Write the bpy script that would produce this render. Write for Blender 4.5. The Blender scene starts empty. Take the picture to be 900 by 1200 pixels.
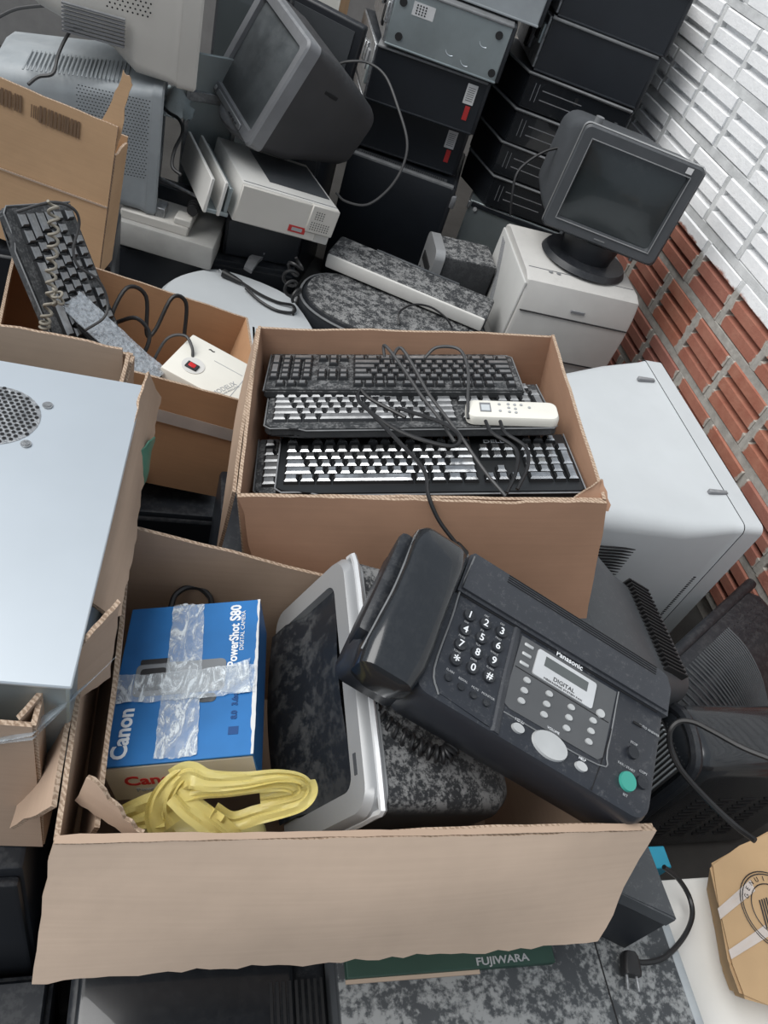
import bpy, bmesh, math, random
from mathutils import Vector, Matrix, Euler
R=math.radians; PI=math.pi; rng=random.Random(7)
scene=bpy.context.scene; COL=scene.collection
# ------------------------------------------------------------------ camera, sky, sun, exposure
AX=Vector((0.9523,0.0834,0.2937)); AY=Vector((-0.1398,-0.7361,0.6623)); AZ=Vector((0.2714,-0.6717,-0.6893))
CAM=Vector((0,0,1.65)); FP=900.0
cd=bpy.data.cameras.new('camera'); cam=bpy.data.objects.new('camera',cd); COL.objects.link(cam)
cd.sensor_fit='VERTICAL'; cd.sensor_height=36.0; cd.lens=36.0*FP/1200.0; cd.clip_start=.02
cx=Vector((AX.x,AY.x,AZ.x)); cy=-Vector((AX.y,AY.y,AZ.y)); cz=-Vector((AX.z,AY.z,AZ.z))
m=Matrix.Identity(4)
for i in range(3): m[i][0]=cx[i]; m[i][1]=cy[i]; m[i][2]=cz[i]; m[i][3]=CAM[i]
cam.matrix_world=m; scene.camera=cam
W=bpy.data.worlds.new('overcast_sky'); scene.world=W; W.use_nodes=True
bg=W.node_tree.nodes['Background']; bg.inputs[0].default_value=(.80,.89,1.0,1); bg.inputs[1].default_value=.46
sl=bpy.data.lights.new('soft_sun','SUN'); sl.energy=3.0; sl.angle=R(55); sl.color=(1,.985,.96)
so=bpy.data.objects.new('soft_sun',sl); COL.objects.link(so)
so.rotation_euler=Vector((.72,.0,-1.0)).to_track_quat('-Z','Y').to_euler()
vs=scene.view_settings; vs.view_transform='Standard'; vs.look='None'; vs.gamma=1; vs.use_curve_mapping=False; vs.exposure=0.2
def at(px,py,Z):           # a point of the place seen along this direction, Z metres deep
    c=Vector(((px-450)/FP,(py-600)/FP,1)); return CAM+Vector((AX.dot(c),AY.dot(c),AZ.dot(c)))*Z
def atz(px,py,z):
    r=at(px,py,1)-CAM; return CAM+r*((z-CAM.z)/r.z)
# ------------------------------------------------------------------ materials
def mat(name,col,rough=.6,metal=0,var=.12,scale=12,dust=0,dcol=(.42,.42,.41),dscale=60,bump=0,bscale=80,spec=.5,alpha=1,coat=0,trans=0,dthr=.5,var2=None):
    M=bpy.data.materials.new(name); M.use_nodes=True; nt=M.node_tree; N=nt.nodes; L=nt.links
    b=N['Principled BSDF']; b.inputs['Roughness'].default_value=rough; b.inputs['Metallic'].default_value=metal
    b.inputs['Specular IOR Level'].default_value=spec; b.inputs['Alpha'].default_value=alpha; b.inputs['Coat Weight'].default_value=coat
    tc=N.new('ShaderNodeTexCoord')
    def noise(sc,det=4,ro=.6):
        n=N.new('ShaderNodeTexNoise'); n.inputs['Scale'].default_value=sc; n.inputs['Detail'].default_value=det; n.inputs['Roughness'].default_value=ro
        L.new(tc.outputs['Object'],n.inputs['Vector']); return n
    n=noise(scale); mr=N.new('ShaderNodeMapRange'); mr.inputs[1].default_value=.25; mr.inputs[2].default_value=.75
    mr.inputs[3].default_value=1-var; mr.inputs[4].default_value=1+var; L.new(n.outputs[0],mr.inputs[0])
    mx=N.new('ShaderNodeMix'); mx.data_type='RGBA'; mx.blend_type='MULTIPLY'; mx.inputs[0].default_value=1
    mx.inputs[6].default_value=(*col,1); L.new(mr.outputs[0],mx.inputs[7]); out=mx.outputs[2]
    if dust:
        g=N.new('ShaderNodeNewGeometry'); sx=N.new('ShaderNodeSeparateXYZ'); L.new(g.outputs['Normal'],sx.inputs[0])
        up=N.new('ShaderNodeMapRange'); up.inputs[1].default_value=.1; up.inputs[2].default_value=.8; L.new(sx.outputs[2],up.inputs[0])
        n2=noise(dscale,5,.7); n3=noise(dscale/4.5,4,.65)
        ad=N.new('ShaderNodeMath'); ad.operation='ADD'; L.new(n2.outputs[0],ad.inputs[0]); L.new(n3.outputs[0],ad.inputs[1])
        r2=N.new('ShaderNodeMapRange'); r2.inputs[1].default_value=dthr*2-.03; r2.inputs[2].default_value=dthr*2+.14; L.new(ad.outputs[0],r2.inputs[0])
        mu=N.new('ShaderNodeMath'); mu.operation='MULTIPLY'; L.new(up.outputs[0],mu.inputs[0]); L.new(r2.outputs[0],mu.inputs[1])
        m3=N.new('ShaderNodeMath'); m3.operation='MULTIPLY'; m3.inputs[1].default_value=dust; L.new(mu.outputs[0],m3.inputs[0])
        mx2=N.new('ShaderNodeMix'); mx2.data_type='RGBA'; L.new(m3.outputs[0],mx2.inputs[0]); L.new(out,mx2.inputs[6]); mx2.inputs[7].default_value=(*dcol,1); out=mx2.outputs[2]
        rr=N.new('ShaderNodeMix'); L.new(m3.outputs[0],rr.inputs[0]); rr.inputs[2].default_value=rough; rr.inputs[3].default_value=.95; L.new(rr.outputs[0],b.inputs['Roughness'])
    L.new(out,b.inputs['Base Color'])
    if bump:
        nb=noise(bscale,5,.65); bp=N.new('ShaderNodeBump'); bp.inputs['Strength'].default_value=bump; bp.inputs['Distance'].default_value=.004
        L.new(nb.outputs[0],bp.inputs['Height']); L.new(bp.outputs[0],b.inputs['Normal'])
    if trans: b.inputs['Transmission Weight'].default_value=trans
    return M
def cardboard(name,col):
    M=mat(name,col,.88,var=.10,scale=6,spec=.2,bump=.12,bscale=25)
    nt=M.node_tree; N=nt.nodes; L=nt.links; b=N['Principled BSDF']
    w=N.new('ShaderNodeTexNoise'); w.inputs['Scale'].default_value=1.0; w.inputs['Detail'].default_value=3
    tc=N.new('ShaderNodeTexCoord'); mp=N.new('ShaderNodeMapping'); mp.inputs['Scale'].default_value=(8,8,260); L.new(tc.outputs['Object'],mp.inputs[0]); L.new(mp.outputs[0],w.inputs[0])
    src=b.inputs['Base Color'].links[0].from_socket
    r=N.new('ShaderNodeMapRange'); r.inputs[3].default_value=.93; r.inputs[4].default_value=1.06; L.new(w.outputs[0],r.inputs[0])
    mx=N.new('ShaderNodeMix'); mx.data_type='RGBA'; mx.blend_type='MULTIPLY'; mx.inputs[0].default_value=1; L.new(src,mx.inputs[6]); L.new(r.outputs[0],mx.inputs[7]); L.new(mx.outputs[2],b.inputs['Base Color'])
    return M
def edge_mat(name,c1,c2):
    M=mat(name,c1,.9,spec=.1); nt=M.node_tree; N=nt.nodes; L=nt.links; b=N['Principled BSDF']
    tc=N.new('ShaderNodeTexCoord'); w=N.new('ShaderNodeTexWave'); w.wave_type='BANDS'; w.bands_direction='DIAGONAL'; w.inputs['Scale'].default_value=95; w.inputs['Distortion'].default_value=5; w.inputs['Detail Scale'].default_value=3
    L.new(tc.outputs['Object'],w.inputs[0]); mx=N.new('ShaderNodeMix'); mx.data_type='RGBA'; L.new(w.outputs[1],mx.inputs[0]); mx.inputs[6].default_value=(*c2,1); mx.inputs[7].default_value=(*c1,1)
    L.new(mx.outputs[2],b.inputs['Base Color']); return M
def wall_mat(name,mortar):
    M=bpy.data.materials.new(name); M.use_nodes=True; nt=M.node_tree; N=nt.nodes; L=nt.links; b=N['Principled BSDF']; b.inputs['Roughness'].default_value=.85; b.inputs['Specular IOR Level'].default_value=.25
    g=N.new('ShaderNodeNewGeometry'); tc=N.new('ShaderNodeTexCoord'); oi=N.new('ShaderNodeObjectInfo')
    def noise(sc,det=5,ro=.6):
        n=N.new('ShaderNodeTexNoise'); n.inputs['Scale'].default_value=sc; n.inputs['Detail'].default_value=det; n.inputs['Roughness'].default_value=ro; L.new(g.outputs['Position'],n.inputs['Vector']); return n
    def mathn(op,a,bv):
        k=N.new('ShaderNodeMath'); k.operation=op
        for i,v in enumerate((a,bv)):
            if isinstance(v,(int,float)): k.inputs[i].default_value=v
            else: L.new(v,k.inputs[i])
        return k.outputs[0]
    def mixc(f,a,bv):
        k=N.new('ShaderNodeMix'); k.data_type='RGBA'
        L.new(f,k.inputs[0])
        for i,v in ((6,a),(7,bv)):
            if isinstance(v,tuple): k.inputs[i].default_value=(*v,1)
            else: L.new(v,k.inputs[i])
        return k.outputs[2]
    def ramp(v,a,c):
        k=N.new('ShaderNodeMapRange'); k.inputs[1].default_value=a; k.inputs[2].default_value=c; L.new(v,k.inputs[0]); return k.outputs[0]
    sx=N.new('ShaderNodeSeparateXYZ'); L.new(g.outputs['Position'],sx.inputs[0])
    zz=mathn('ADD',sx.outputs[2],mathn('MULTIPLY',noise(9).outputs[0],.07))
    paint=ramp(zz,.788,.796)
    chips=ramp(noise(26,6,.75).outputs[0],.665,.70)
    if mortar: base=mixc(ramp(noise(30).outputs[0],.35,.7),(.30,.285,.26),(.44,.42,.385)); white=mixc(ramp(noise(14).outputs[0],.3,.7),(.50,.51,.51),(.72,.73,.73)); chipc=(.25,.13,.10)
    else:
        red=mixc(ramp(noise(16).outputs[0],.3,.7),(.32,.115,.075),(.41,.185,.125)); red=mixc(mathn('MULTIPLY',oi.outputs['Random'],.6),red,(.27,.125,.11))
        s2=N.new('ShaderNodeSeparateXYZ'); L.new(tc.outputs['Generated'],s2.inputs[0])
        ends=mathn('ABSOLUTE',mathn('SUBTRACT',s2.outputs[1],.5),0); e2=mathn('ADD',ends,mathn('MULTIPLY',mathn('SUBTRACT',noise(38).outputs[0],.5),.16))
        base=mixc(ramp(e2,.455,.475),red,(.40,.37,.33)); base=mixc(ramp(noise(45,6,.7).outputs[0],.68,.72),base,(.5,.46,.42))
        white=mixc(ramp(noise(10).outputs[0],.3,.75),(.80,.81,.82),(.92,.92,.92)); chipc=(.36,.10,.075)
    white=mixc(mathn('MULTIPLY',chips,.8 if mortar else .55),white,chipc)
    L.new(mixc(paint,base,white),b.inputs['Base Color'])
    bp=N.new('ShaderNodeBump'); bp.inputs['Strength'].default_value=.5; bp.inputs['Distance'].default_value=.004; L.new(noise(60,6,.7).outputs[0],bp.inputs['Height']); L.new(bp.outputs[0],b.inputs['Normal'])
    return M
def barcode_mat():
    M=mat('printed_bars',(.16,.10,.06),.85); return M
def tape_mat(name):
    M=mat(name,(.80,.86,.90),.16,var=.05,bump=.8,bscale=60,spec=1,coat=1); nt=M.node_tree; N=nt.nodes; L=nt.links; b=N['Principled BSDF']
    tc=N.new('ShaderNodeTexCoord'); mp=N.new('ShaderNodeMapping'); mp.inputs['Rotation'].default_value=(0,0,.5); mp.inputs['Scale'].default_value=(60,22,1); L.new(tc.outputs['Object'],mp.inputs[0])
    n=N.new('ShaderNodeTexNoise'); n.inputs['Scale'].default_value=1; n.inputs['Detail'].default_value=7; n.inputs['Roughness'].default_value=.7; n.inputs['Distortion'].default_value=2.2; L.new(mp.outputs[0],n.inputs[0])
    r=N.new('ShaderNodeValToRGB'); e=r.color_ramp.elements; e[0].position=.42; e[0].color=(.16,.16,.16,1); e[1].position=.60; e[1].color=(.85,.85,.85,1); k=e.new(.52); k.color=(.30,.30,.30,1)
    L.new(n.outputs[0],r.inputs[0]); L.new(r.outputs[0],b.inputs['Alpha']); return M
MT=dict(
 floor=mat('concrete_floor',(.045,.043,.04),.9,var=.3,scale=5,bump=.3),
 card=cardboard('cardboard_tan',(.43,.315,.235)), card_in=cardboard('cardboard_inside',(.38,.275,.205)), card_or=cardboard('cardboard_orange',(.47,.27,.15)),
 card_pale=cardboard('cardboard_pale',(.46,.355,.275)), card_kb=cardboard('cardboard_brown',(.42,.25,.165)), card_far=cardboard('cardboard_ochre',(.52,.34,.20)), card_bag=cardboard('cardboard_worn',(.42,.285,.16)),
 edge=edge_mat('corrugated_edge',(.50,.385,.29),(.27,.19,.135)), bars=barcode_mat(),
 black=mat('black_plastic',(.014,.016,.02),.42,dust=.05,dscale=260), blackg=mat('black_gloss_plastic',(.012,.014,.017),.24,dust=.012,dscale=300,coat=.5),
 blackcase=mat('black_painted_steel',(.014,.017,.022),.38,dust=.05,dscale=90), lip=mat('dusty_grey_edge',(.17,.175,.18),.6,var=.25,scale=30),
 dusty=mat('black_plastic_thick_dust',(.028,.030,.033),.65,dust=.62,dcol=(.36,.36,.355),dscale=210,dthr=.485), fax=mat('charcoal_plastic',(.022,.025,.032),.36,dust=.10,dscale=420,dthr=.55),
 faxd=mat('charcoal_lid_plastic',(.036,.039,.046),.42,dust=.10,dscale=420,dthr=.55), faxp=mat('grey_key_panel',(.085,.088,.092),.45),
 dgrey=mat('dark_grey_plastic',(.062,.067,.073),.5,dust=.10,dscale=300,dthr=.55), crtd=mat('charcoal_monitor_plastic',(.042,.042,.045),.52,dust=.15,dscale=250,dthr=.52),
 mgrey=mat('mid_grey_plastic',(.20,.205,.215),.5,dust=.2,dscale=90), bluegrey=mat('blue_grey_plastic',(.30,.325,.34),.5,dust=.15,dscale=90),
 dbeige=mat('shaded_beige_plastic',(.33,.325,.31),.55,var=.15,scale=12), lgrey=mat('light_grey_plastic',(.52,.55,.565),.5,var=.04), grey2=mat('light_grey_housing',(.50,.525,.54),.5,var=.05,scale=5), beige=mat('beige_plastic',(.56,.54,.50),.5,var=.05,scale=5,dust=.15,dcol=(.35,.34,.32)),  # dbeige: the stripped printer's shade is put into a darker beige
 white=mat('off_white_plastic',(.64,.63,.60),.45,var=.04), cream=mat('cream_plastic',(.74,.72,.65),.4,var=.04), printer=mat('putty_plastic',(.50,.49,.47),.5,var=.05,dust=.2,dcol=(.33,.32,.31),dscale=30,dthr=.55),
 printers=mat('putty_plastic_side',(.50,.50,.485),.5,var=.04),
 steel=mat('brushed_steel',(.66,.71,.75),.42,metal=.75,var=.05,scale=4), galv=mat('galvanised_steel',(.36,.41,.42),.42,metal=.7,var=.14,scale=8), galvd=mat('dull_metal',(.36,.37,.38),.45,metal=.8,var=.35,scale=60,bump=.6,bscale=90),
 dark=mat('dark_opening',(.008,.008,.009),.8), silver=mat('silver_plastic',(.33,.335,.34),.38,metal=.25,var=.06), silverl=mat('bright_silver_edge',(.62,.63,.64),.35,metal=.3),
 glass=mat('dark_screen_glass',(.022,.028,.030),.22,dust=.2,dscale=60,coat=.3), glassd=mat('dusty_screen_glass',(.085,.095,.10),.4,var=.3,scale=9,dust=.35,dcol=(.30,.32,.33),dscale=14,dthr=.47), panel=mat('dark_smoked_panel',(.016,.019,.024),.3,dust=.25,dscale=60),
 key=mat('keycap_black',(.012,.013,.014),.35), ktop=mat('keycap_worn_painted_sheen',(.50,.51,.52),.24,metal=.9,var=.6,scale=40), ktopd=mat('keycap_dusty_painted_sheen',(.30,.305,.31),.38,metal=.55,var=.5,scale=40), keyd=mat('keycap_dusty',(.022,.023,.025),.4), kbody=mat('keyboard_body',(.012,.013,.014),.35), kbodyd=mat('keyboard_body_dusty',(.03,.032,.034),.5,dust=.45,dscale=260,dcol=(.3,.3,.3)),  # worn and dusty keycap tops: sky reflection painted in as pale metallic colour
 cable=mat('black_cable',(.012,.012,.013),.45), cableg=mat('grey_cable',(.045,.045,.046),.5), coil=mat('khaki_coil_cord',(.24,.22,.18),.55),
 label=mat('white_paper_label',(.62,.62,.62),.6), red=mat('red_sticker',(.45,.03,.03),.5), redsw=mat('red_switch',(.60,.02,.02),.3), ink=mat('black_ink',(.02,.02,.022),.6), redink=mat('red_ink',(.55,.03,.03),.5), whiteink=mat('white_ink',(.80,.82,.84),.5), greyink=mat('grey_ink',(.35,.36,.37),.6),
 blue=mat('blue_printed_card',(.022,.15,.40),.38,var=.22,scale=7), blued=mat('dark_blue_print',(.01,.06,.2),.4), cambody=mat('grey_print',(.20,.21,.22),.4), boxw=mat('cream_printed_card',(.66,.60,.50),.5), cyan=mat('cyan_print',(.02,.28,.42),.5),
 tape=mat('clear_packing_tape',(.50,.58,.64),.10,var=.5,scale=30,bump=1.0,bscale=40,alpha=.30,spec=1.0,coat=1.0), tapep=mat('paper_tape',(.62,.56,.52),.35,alpha=.65),
 bag=mat('yellow_plastic_film',(.90,.79,.33),.30,var=.04,bump=.06,bscale=30,trans=.2), bubble=mat('bubble_film',(.55,.60,.65),.12,var=.7,scale=150,bump=1.0,bscale=130,alpha=.45,spec=1,coat=1), green=mat('dark_green_card',(.02,.055,.04),.6), greenp=mat('green_sheet',(.05,.16,.11),.4), plastic=mat('clear_plastic_film',(.5,.57,.58),.2,bump=1,bscale=40,alpha=.6),
 gbtn=mat('green_button',(.045,.30,.24),.4), sbtn=mat('silver_button',(.50,.51,.51),.35,metal=.2), lcd=mat('grey_display',(.10,.11,.11),.25), rubber=mat('rubber',(.015,.015,.016),.6),
 tapec=tape_mat('crinkled_clear_tape'), brick=wall_mat('grooved_brick_half_painted',False), mortar=wall_mat('mortar_half_painted',True))
# ------------------------------------------------------------------ mesh helpers
def sharp(bm,ang=38):
    bm.normal_update()
    for f in bm.faces: f.smooth=True
    a=R(ang)
    for e in bm.edges:
        if len(e.link_faces)==2 and e.calc_face_angle(0)>a: e.smooth=False
        elif len(e.link_faces)!=2: e.smooth=False
def new(name,bm,m,parent=None,loc=None,rot=None,m2=None,recalc=True):
    if recalc: bmesh.ops.recalc_face_normals(bm,faces=bm.faces)
    sharp(bm); me=bpy.data.meshes.new(name); bm.to_mesh(me); bm.free()
    me.materials.append(MT[m] if isinstance(m,str) else m)
    if m2: me.materials.append(MT[m2])
    o=bpy.data.objects.new(name,me); COL.objects.link(o)
    if parent: o.parent=parent
    if loc is not None: o.location=loc
    if rot is not None: o.rotation_euler=[R(a) for a in rot]
    return o
def inst(src,name,parent,loc,rot=(0,0,0),scale=None):
    o=bpy.data.objects.new(name,src if isinstance(src,bpy.types.Mesh) else src.data); COL.objects.link(o); o.parent=parent; o.location=loc; o.rotation_euler=[R(a) for a in rot]
    if scale: o.scale=scale
    return o
def tag(o,label,cat,group=None):
    o['label']=label; o['category']=cat
    if group: o['group']=group
    return o
def thing(name,label,cat,loc=(0,0,0),rot=(0,0,0),group=None):
    o=bpy.data.objects.new(name,None); COL.objects.link(o); o.location=loc; o.rotation_euler=[R(a) for a in rot]; o.empty_display_size=.05
    return tag(o,label,cat,group)
def stuff(o): o['kind']='stuff'; return o
def struct(o): o['kind']='structure'; return o
def BM(): return bmesh.new()
def box(bm,c,s,bev=0,seg=2,rot=None):
    r=bmesh.ops.create_cube(bm,size=1); v=r['verts']
    M=Matrix.Translation(c)@(Euler([R(a) for a in rot]).to_matrix().to_4x4() if rot else Matrix.Identity(4))@Matrix.Diagonal((*s,1))
    bmesh.ops.transform(bm,matrix=M,verts=v)
    if bev:
        es=list({e for x in v for e in x.link_edges}); bmesh.ops.bevel(bm,geom=es,offset=bev,segments=seg,profile=.5,affect='EDGES',clamp_overlap=True)
    return bm
def b1(c,s,bev=0,seg=2,rot=None): return box(BM(),c,s,bev,seg,rot)
def cyl(bm,c,r,h,n=16,axis='z',r2=None):
    M=Matrix.Translation(c)@{'z':Matrix.Identity(4),'x':Matrix.Rotation(PI/2,4,'Y'),'y':Matrix.Rotation(PI/2,4,'X')}[axis]
    bmesh.ops.create_cone(bm,cap_ends=True,segments=n,radius1=r,radius2=r if r2 is None else r2,depth=h,matrix=M); return bm
def prism(bm,pts,z0,z1):
    a=[bm.verts.new((x,y,z0)) for x,y in pts]; b=[bm.verts.new((x,y,z1)) for x,y in pts]; n=len(pts)
    bm.faces.new(a[::-1]); bm.faces.new(b)
    for i in range(n): bm.faces.new((a[i],a[(i+1)%n],b[(i+1)%n],b[i]))
    return bm
def loft(bm,secs,cap=True,closed=True):
    rows=[[bm.verts.new(p) for p in s] for s in secs]; n=len(rows[0])
    for a,b in zip(rows,rows[1:]):
        for i in range(n if closed else n-1): bm.faces.new((a[i],a[(i+1)%n],b[(i+1)%n],b[i]))
    if cap and closed: bm.faces.new(rows[0][::-1]); bm.faces.new(rows[-1])
    return bm
def rrect(w,h,r,n=4,cx=0,cy=0):
    o=[]; r=min(r,w/2-1e-4,h/2-1e-4)
    for k,(sx,sy) in enumerate(((1,1),(-1,1),(-1,-1),(1,-1))):
        for i in range(n+1):
            a=PI/2*(k+i/n); o.append((cx+sx*(w/2-r)+r*math.cos(a),cy+sy*(h/2-r)+r*math.sin(a)))
    return o
def cat(P,n=6):
    P=[Vector(p) for p in P]; Q=[P[0]*2-P[1]]+P+[P[-1]*2-P[-2]]; out=[]
    for i in range(1,len(Q)-2):
        a,b,c,d=Q[i-1:i+3]
        for k in range(n):
            t=k/n; out.append(.5*((2*b)+(c-a)*t+(2*a-5*b+4*c-d)*t*t+(3*b-a-3*c+d)*t**3))
    out.append(P[-1]); return out
def tube(bm,P,r,n=7,smooth=6):
    pts=cat(P,smooth) if smooth else [Vector(p) for p in P]; up=Vector((0,0,1)); secs=[]; prev=None
    for i,p in enumerate(pts):
        t=(pts[min(i+1,len(pts)-1)]-pts[max(i-1,0)]).normalized()
        if prev is None: a=t.cross(up if abs(t.z)<.9 else Vector((1,0,0))).normalized()
        else: a=(prev-t*prev.dot(t)).normalized()
        prev=a; b=t.cross(a); rr=r(i/(len(pts)-1)) if callable(r) else r
        secs.append([p+(a*math.cos(2*PI*k/n)+b*math.sin(2*PI*k/n))*rr for k in range(n)])
    return loft(bm,secs)
def helix(P,rad,turns,per=9):
    pts=cat(P,10); n=int(turns*per); out=[]; prev=None
    for i in range(n+1):
        s=i/n*(len(pts)-1); k=min(int(s),len(pts)-2); p=pts[k].lerp(pts[k+1],s-k); t=(pts[k+1]-pts[k]).normalized()
        a=t.cross(Vector((0,0,1))).normalized() if prev is None else (prev-t*prev.dot(t)).normalized(); prev=a; b=t.cross(a); th=2*PI*i/per
        out.append(p+(a*math.cos(th)+b*math.sin(th))*rad)
    return out
def sheet(bm,A,B,C_,D,t=.005,nu=16,nv=8,jag=(0,0,0,0),bulge=0,seed=0,edge=True):
    """slab through corners A B C D (A-B bottom, D-C top); jag: ragged bottom,right,top,left edge; bulge along the normal"""
    A,B,C_,D=map(Vector,(A,B,C_,D)); n=((B-A).cross(D-A)).normalized(); q=random.Random(seed)
    def jn(N,a):
        v=[0.0]*(N+1)
        for f in (2,5,11):
            ph=q.uniform(0,6.28)
            for i in range(N+1): v[i]+=math.sin(ph+i/N*f*3.1)*a/f
        return [x+q.uniform(-.45,.45)*a for x in v]
    jb,jr,jt,jl=[jn(nu if i%2==0 else nv,jag[i]) for i in range(4)]
    eu=(B-A).normalized(); ev=(D-A).normalized(); ph=q.uniform(0,6); rows=[]
    for s in (-.5,.5):
        g=[]
        for j in range(nv+1):
            v=j/nv; row=[]
            for i in range(nu+1):
                u=i/nu; p=A*(1-u)*(1-v)+B*u*(1-v)+C_*u*v+D*(1-u)*v
                p=p+ev*(jb[i]*(1-v)**3+jt[i]*v**3)+eu*(jl[j]*(1-u)**3+jr[j]*u**3)
                p=p+n*(s*t+bulge*(math.sin(PI*u)*math.sin(PI*v)+.25*math.sin(5*u+ph)*math.sin(4*v+ph)))
                row.append(bm.verts.new(p))
            g.append(row)
        rows.append(g)
    f0,f1=rows
    for j in range(nv):
        for i in range(nu):
            bm.faces.new((f0[j][i],f0[j+1][i],f0[j+1][i+1],f0[j][i+1])); bm.faces.new((f1[j][i],f1[j][i+1],f1[j+1][i+1],f1[j+1][i]))
    ef=[]
    for i in range(nu): ef+= [bm.faces.new((f0[0][i],f0[0][i+1],f1[0][i+1],f1[0][i])),bm.faces.new((f0[nv][i+1],f0[nv][i],f1[nv][i],f1[nv][i+1]))]
    for j in range(nv): ef+= [bm.faces.new((f0[j+1][0],f0[j][0],f1[j][0],f1[j+1][0])),bm.faces.new((f0[j][nu],f0[j+1][nu],f1[j+1][nu],f1[j][nu]))]
    if edge:
        for f in ef: f.material_index=1
    return bm
def card(name,parent,A,B,C_,D,m='card',**k): return new(name,sheet(BM(),A,B,C_,D,**k),m,parent,m2='edge',recalc=False)
def text(s,size,m,parent,loc,rot=(0,0,0),name='lettering',align='CENTER',bold=0,sx=1,ext=.00025,shear=0):
    cu=bpy.data.curves.new(name,'FONT'); cu.body=s; cu.size=size; cu.align_x=align; cu.align_y='CENTER'; cu.extrude=ext; cu.offset=bold; cu.shear=shear; cu.resolution_u=3
    o=bpy.data.objects.new(name,cu); me=bpy.data.meshes.new_from_object(o); bpy.data.objects.remove(o); bpy.data.curves.remove(cu)
    me.materials.clear(); me.materials.append(MT[m]); me.name=name
    o=bpy.data.objects.new(name,me); COL.objects.link(o); o.parent=parent; o.location=loc; o.rotation_euler=[R(a) for a in rot]; o.scale=(sx,1,1); return o
def cable(name,label,P,r=.003,m='cable',cat_='cable',group=None): return tag(new(name,tube(BM(),P,r),m),label,cat_,group)
def grid_holes(bm,c,u,v,nu,nv,pu,pv,su,sv,depth=.0015,skip=None,stag=False):
    """small dark inset plates spread over a face: centre c, unit axes u v"""
    u=Vector(u).normalized(); v=Vector(v).normalized(); n=u.cross(v)
    for j in range(nv):
        for i in range(nu):
            a=(i-(nu-1)/2+(.5 if stag and j%2 else 0))*pu; b=(j-(nv-1)/2)*pv
            if skip and skip(a,b): continue
            p=Vector(c)+u*a+v*b; q=[]
            for k in range(6): q.append(bm.verts.new(p+u*(su/2*math.cos(k*PI/3))+v*(sv/2*math.sin(k*PI/3))+n*depth))
            bm.faces.new(q)
    return bm
def slots(bm,c,u,v,n,pitch,ln,wd,depth=.001):
    u=Vector(u).normalized(); v=Vector(v).normalized(); nn=u.cross(v)
    for i in range(n):
        p=Vector(c)+v*((i-(n-1)/2)*pitch)+nn*depth
        bm.faces.new([bm.verts.new(p+u*(sa*ln/2)+v*(sb*wd/2)) for sa,sb in ((-1,-1),(1,-1),(1,1),(-1,1))])
    return bm
# ------------------------------------------------------------------ setting
struct(new('floor',b1((0,1.6,-.05),(6.4,7,.1)),'floor'))
wall=struct(new('wall_right',b1((1.806,1.7,1.2),(.156,6.6,2.4)),'mortar'))
def brick_mesh():
    H,Lb=.152,.222; P=[(.03,-H/2),(.004,-H/2),(0,-H/2+.004)]
    for g in (-.027,.027): P+=[(0,g-.011),(.010,g-.009),(.024,g-.005),(.024,g+.005),(.010,g+.009),(0,g+.011)]
    P+=[(0,H/2-.004),(.004,H/2),(.03,H/2)]
    bm=BM(); loft(bm,[[(x,-Lb/2,z) for x,z in P],[(x,Lb/2,z) for x,z in P]]); o=new('brick',bm,'brick'); return o
j0=new('mortar_joint',b1((1.717,0,0),(.026,.030,.152),.002,1),'mortar'); jfirst=True
b0=brick_mesh(); first=True
for k in range(10):
    zc=.536+.18*(k-3)
    if zc+.08>1.75 or zc<0: continue
    off=1.949 if k%2==0 else 2.037
    new('mortar_bed',b1((1.7165,2.1,zc-.09),(.025,4.6,.030),.002,1),'mortar',wall)
    for i in range(-8,11):
        y=off+.1235+.247*i
        if y<-.1 or y>4.3: continue
        l=(1.7+rng.uniform(-.003,.003),y+rng.uniform(-.004,.004),zc+rng.uniform(-.003,.003)); r=(0,rng.uniform(-.8,.8),rng.uniform(-.6,.6))
        if first: b0.parent=wall; b0.location=l; first=False
        else: inst(b0,'brick',wall,l,r)
        if jfirst: j0.parent=wall; j0.location=(0,y+.1235,zc); jfirst=False
        else: inst(j0,'mortar_joint',wall,(rng.uniform(-.002,.002),y+.1235,zc))
struct(new('wall_back',b1((0,4.75,1.2),(6.4,.15,2.4)),mat('back_wall_plaster',(.30,.29,.28),.9)))
# ------------------------------------------------------------------ cartons
def carton(t,w,d,h,m='card',mi='card_in',th=.005,tops=(0,0,0,0),jag=.003,bulge=.006,seed=1):
    """four walls front,right,back,left with rim drop per wall, and a bottom"""
    x,y=w/2,d/2; (f,f2),(r,r2),(b,b2),(l,l2)=[(h-q,h-q) if not isinstance(q,tuple) else (h-q[0],h-q[1]) for q in tops]
    card('side_panel',t,(-x,-y,0),(x,-y,0),(x,-y,f2),(-x,-y,f),m,t=th,jag=(0,0,jag,0),bulge=-bulge,seed=seed)
    card('side_panel',t,(x,-y,0),(x,y,0),(x,y,r2),(x,-y,r),m,t=th,jag=(0,0,jag,0),bulge=-bulge,seed=seed+1)
    card('side_panel',t,(x,y,0),(-x,y,0),(-x,y,b2),(x,y,b),m,t=th,jag=(0,0,jag,0),bulge=-bulge,seed=seed+2)
    card('side_panel',t,(-x,y,0),(-x,-y,0),(-x,-y,l2),(-x,y,l),m,t=th,jag=(0,0,jag,0),bulge=-bulge,seed=seed+3)
    card('bottom_panel',t,(-x,-y,.004),(x,-y,.004),(x,y,.004),(-x,y,.004),mi,t=th,nu=4,nv=4,seed=seed)
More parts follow.
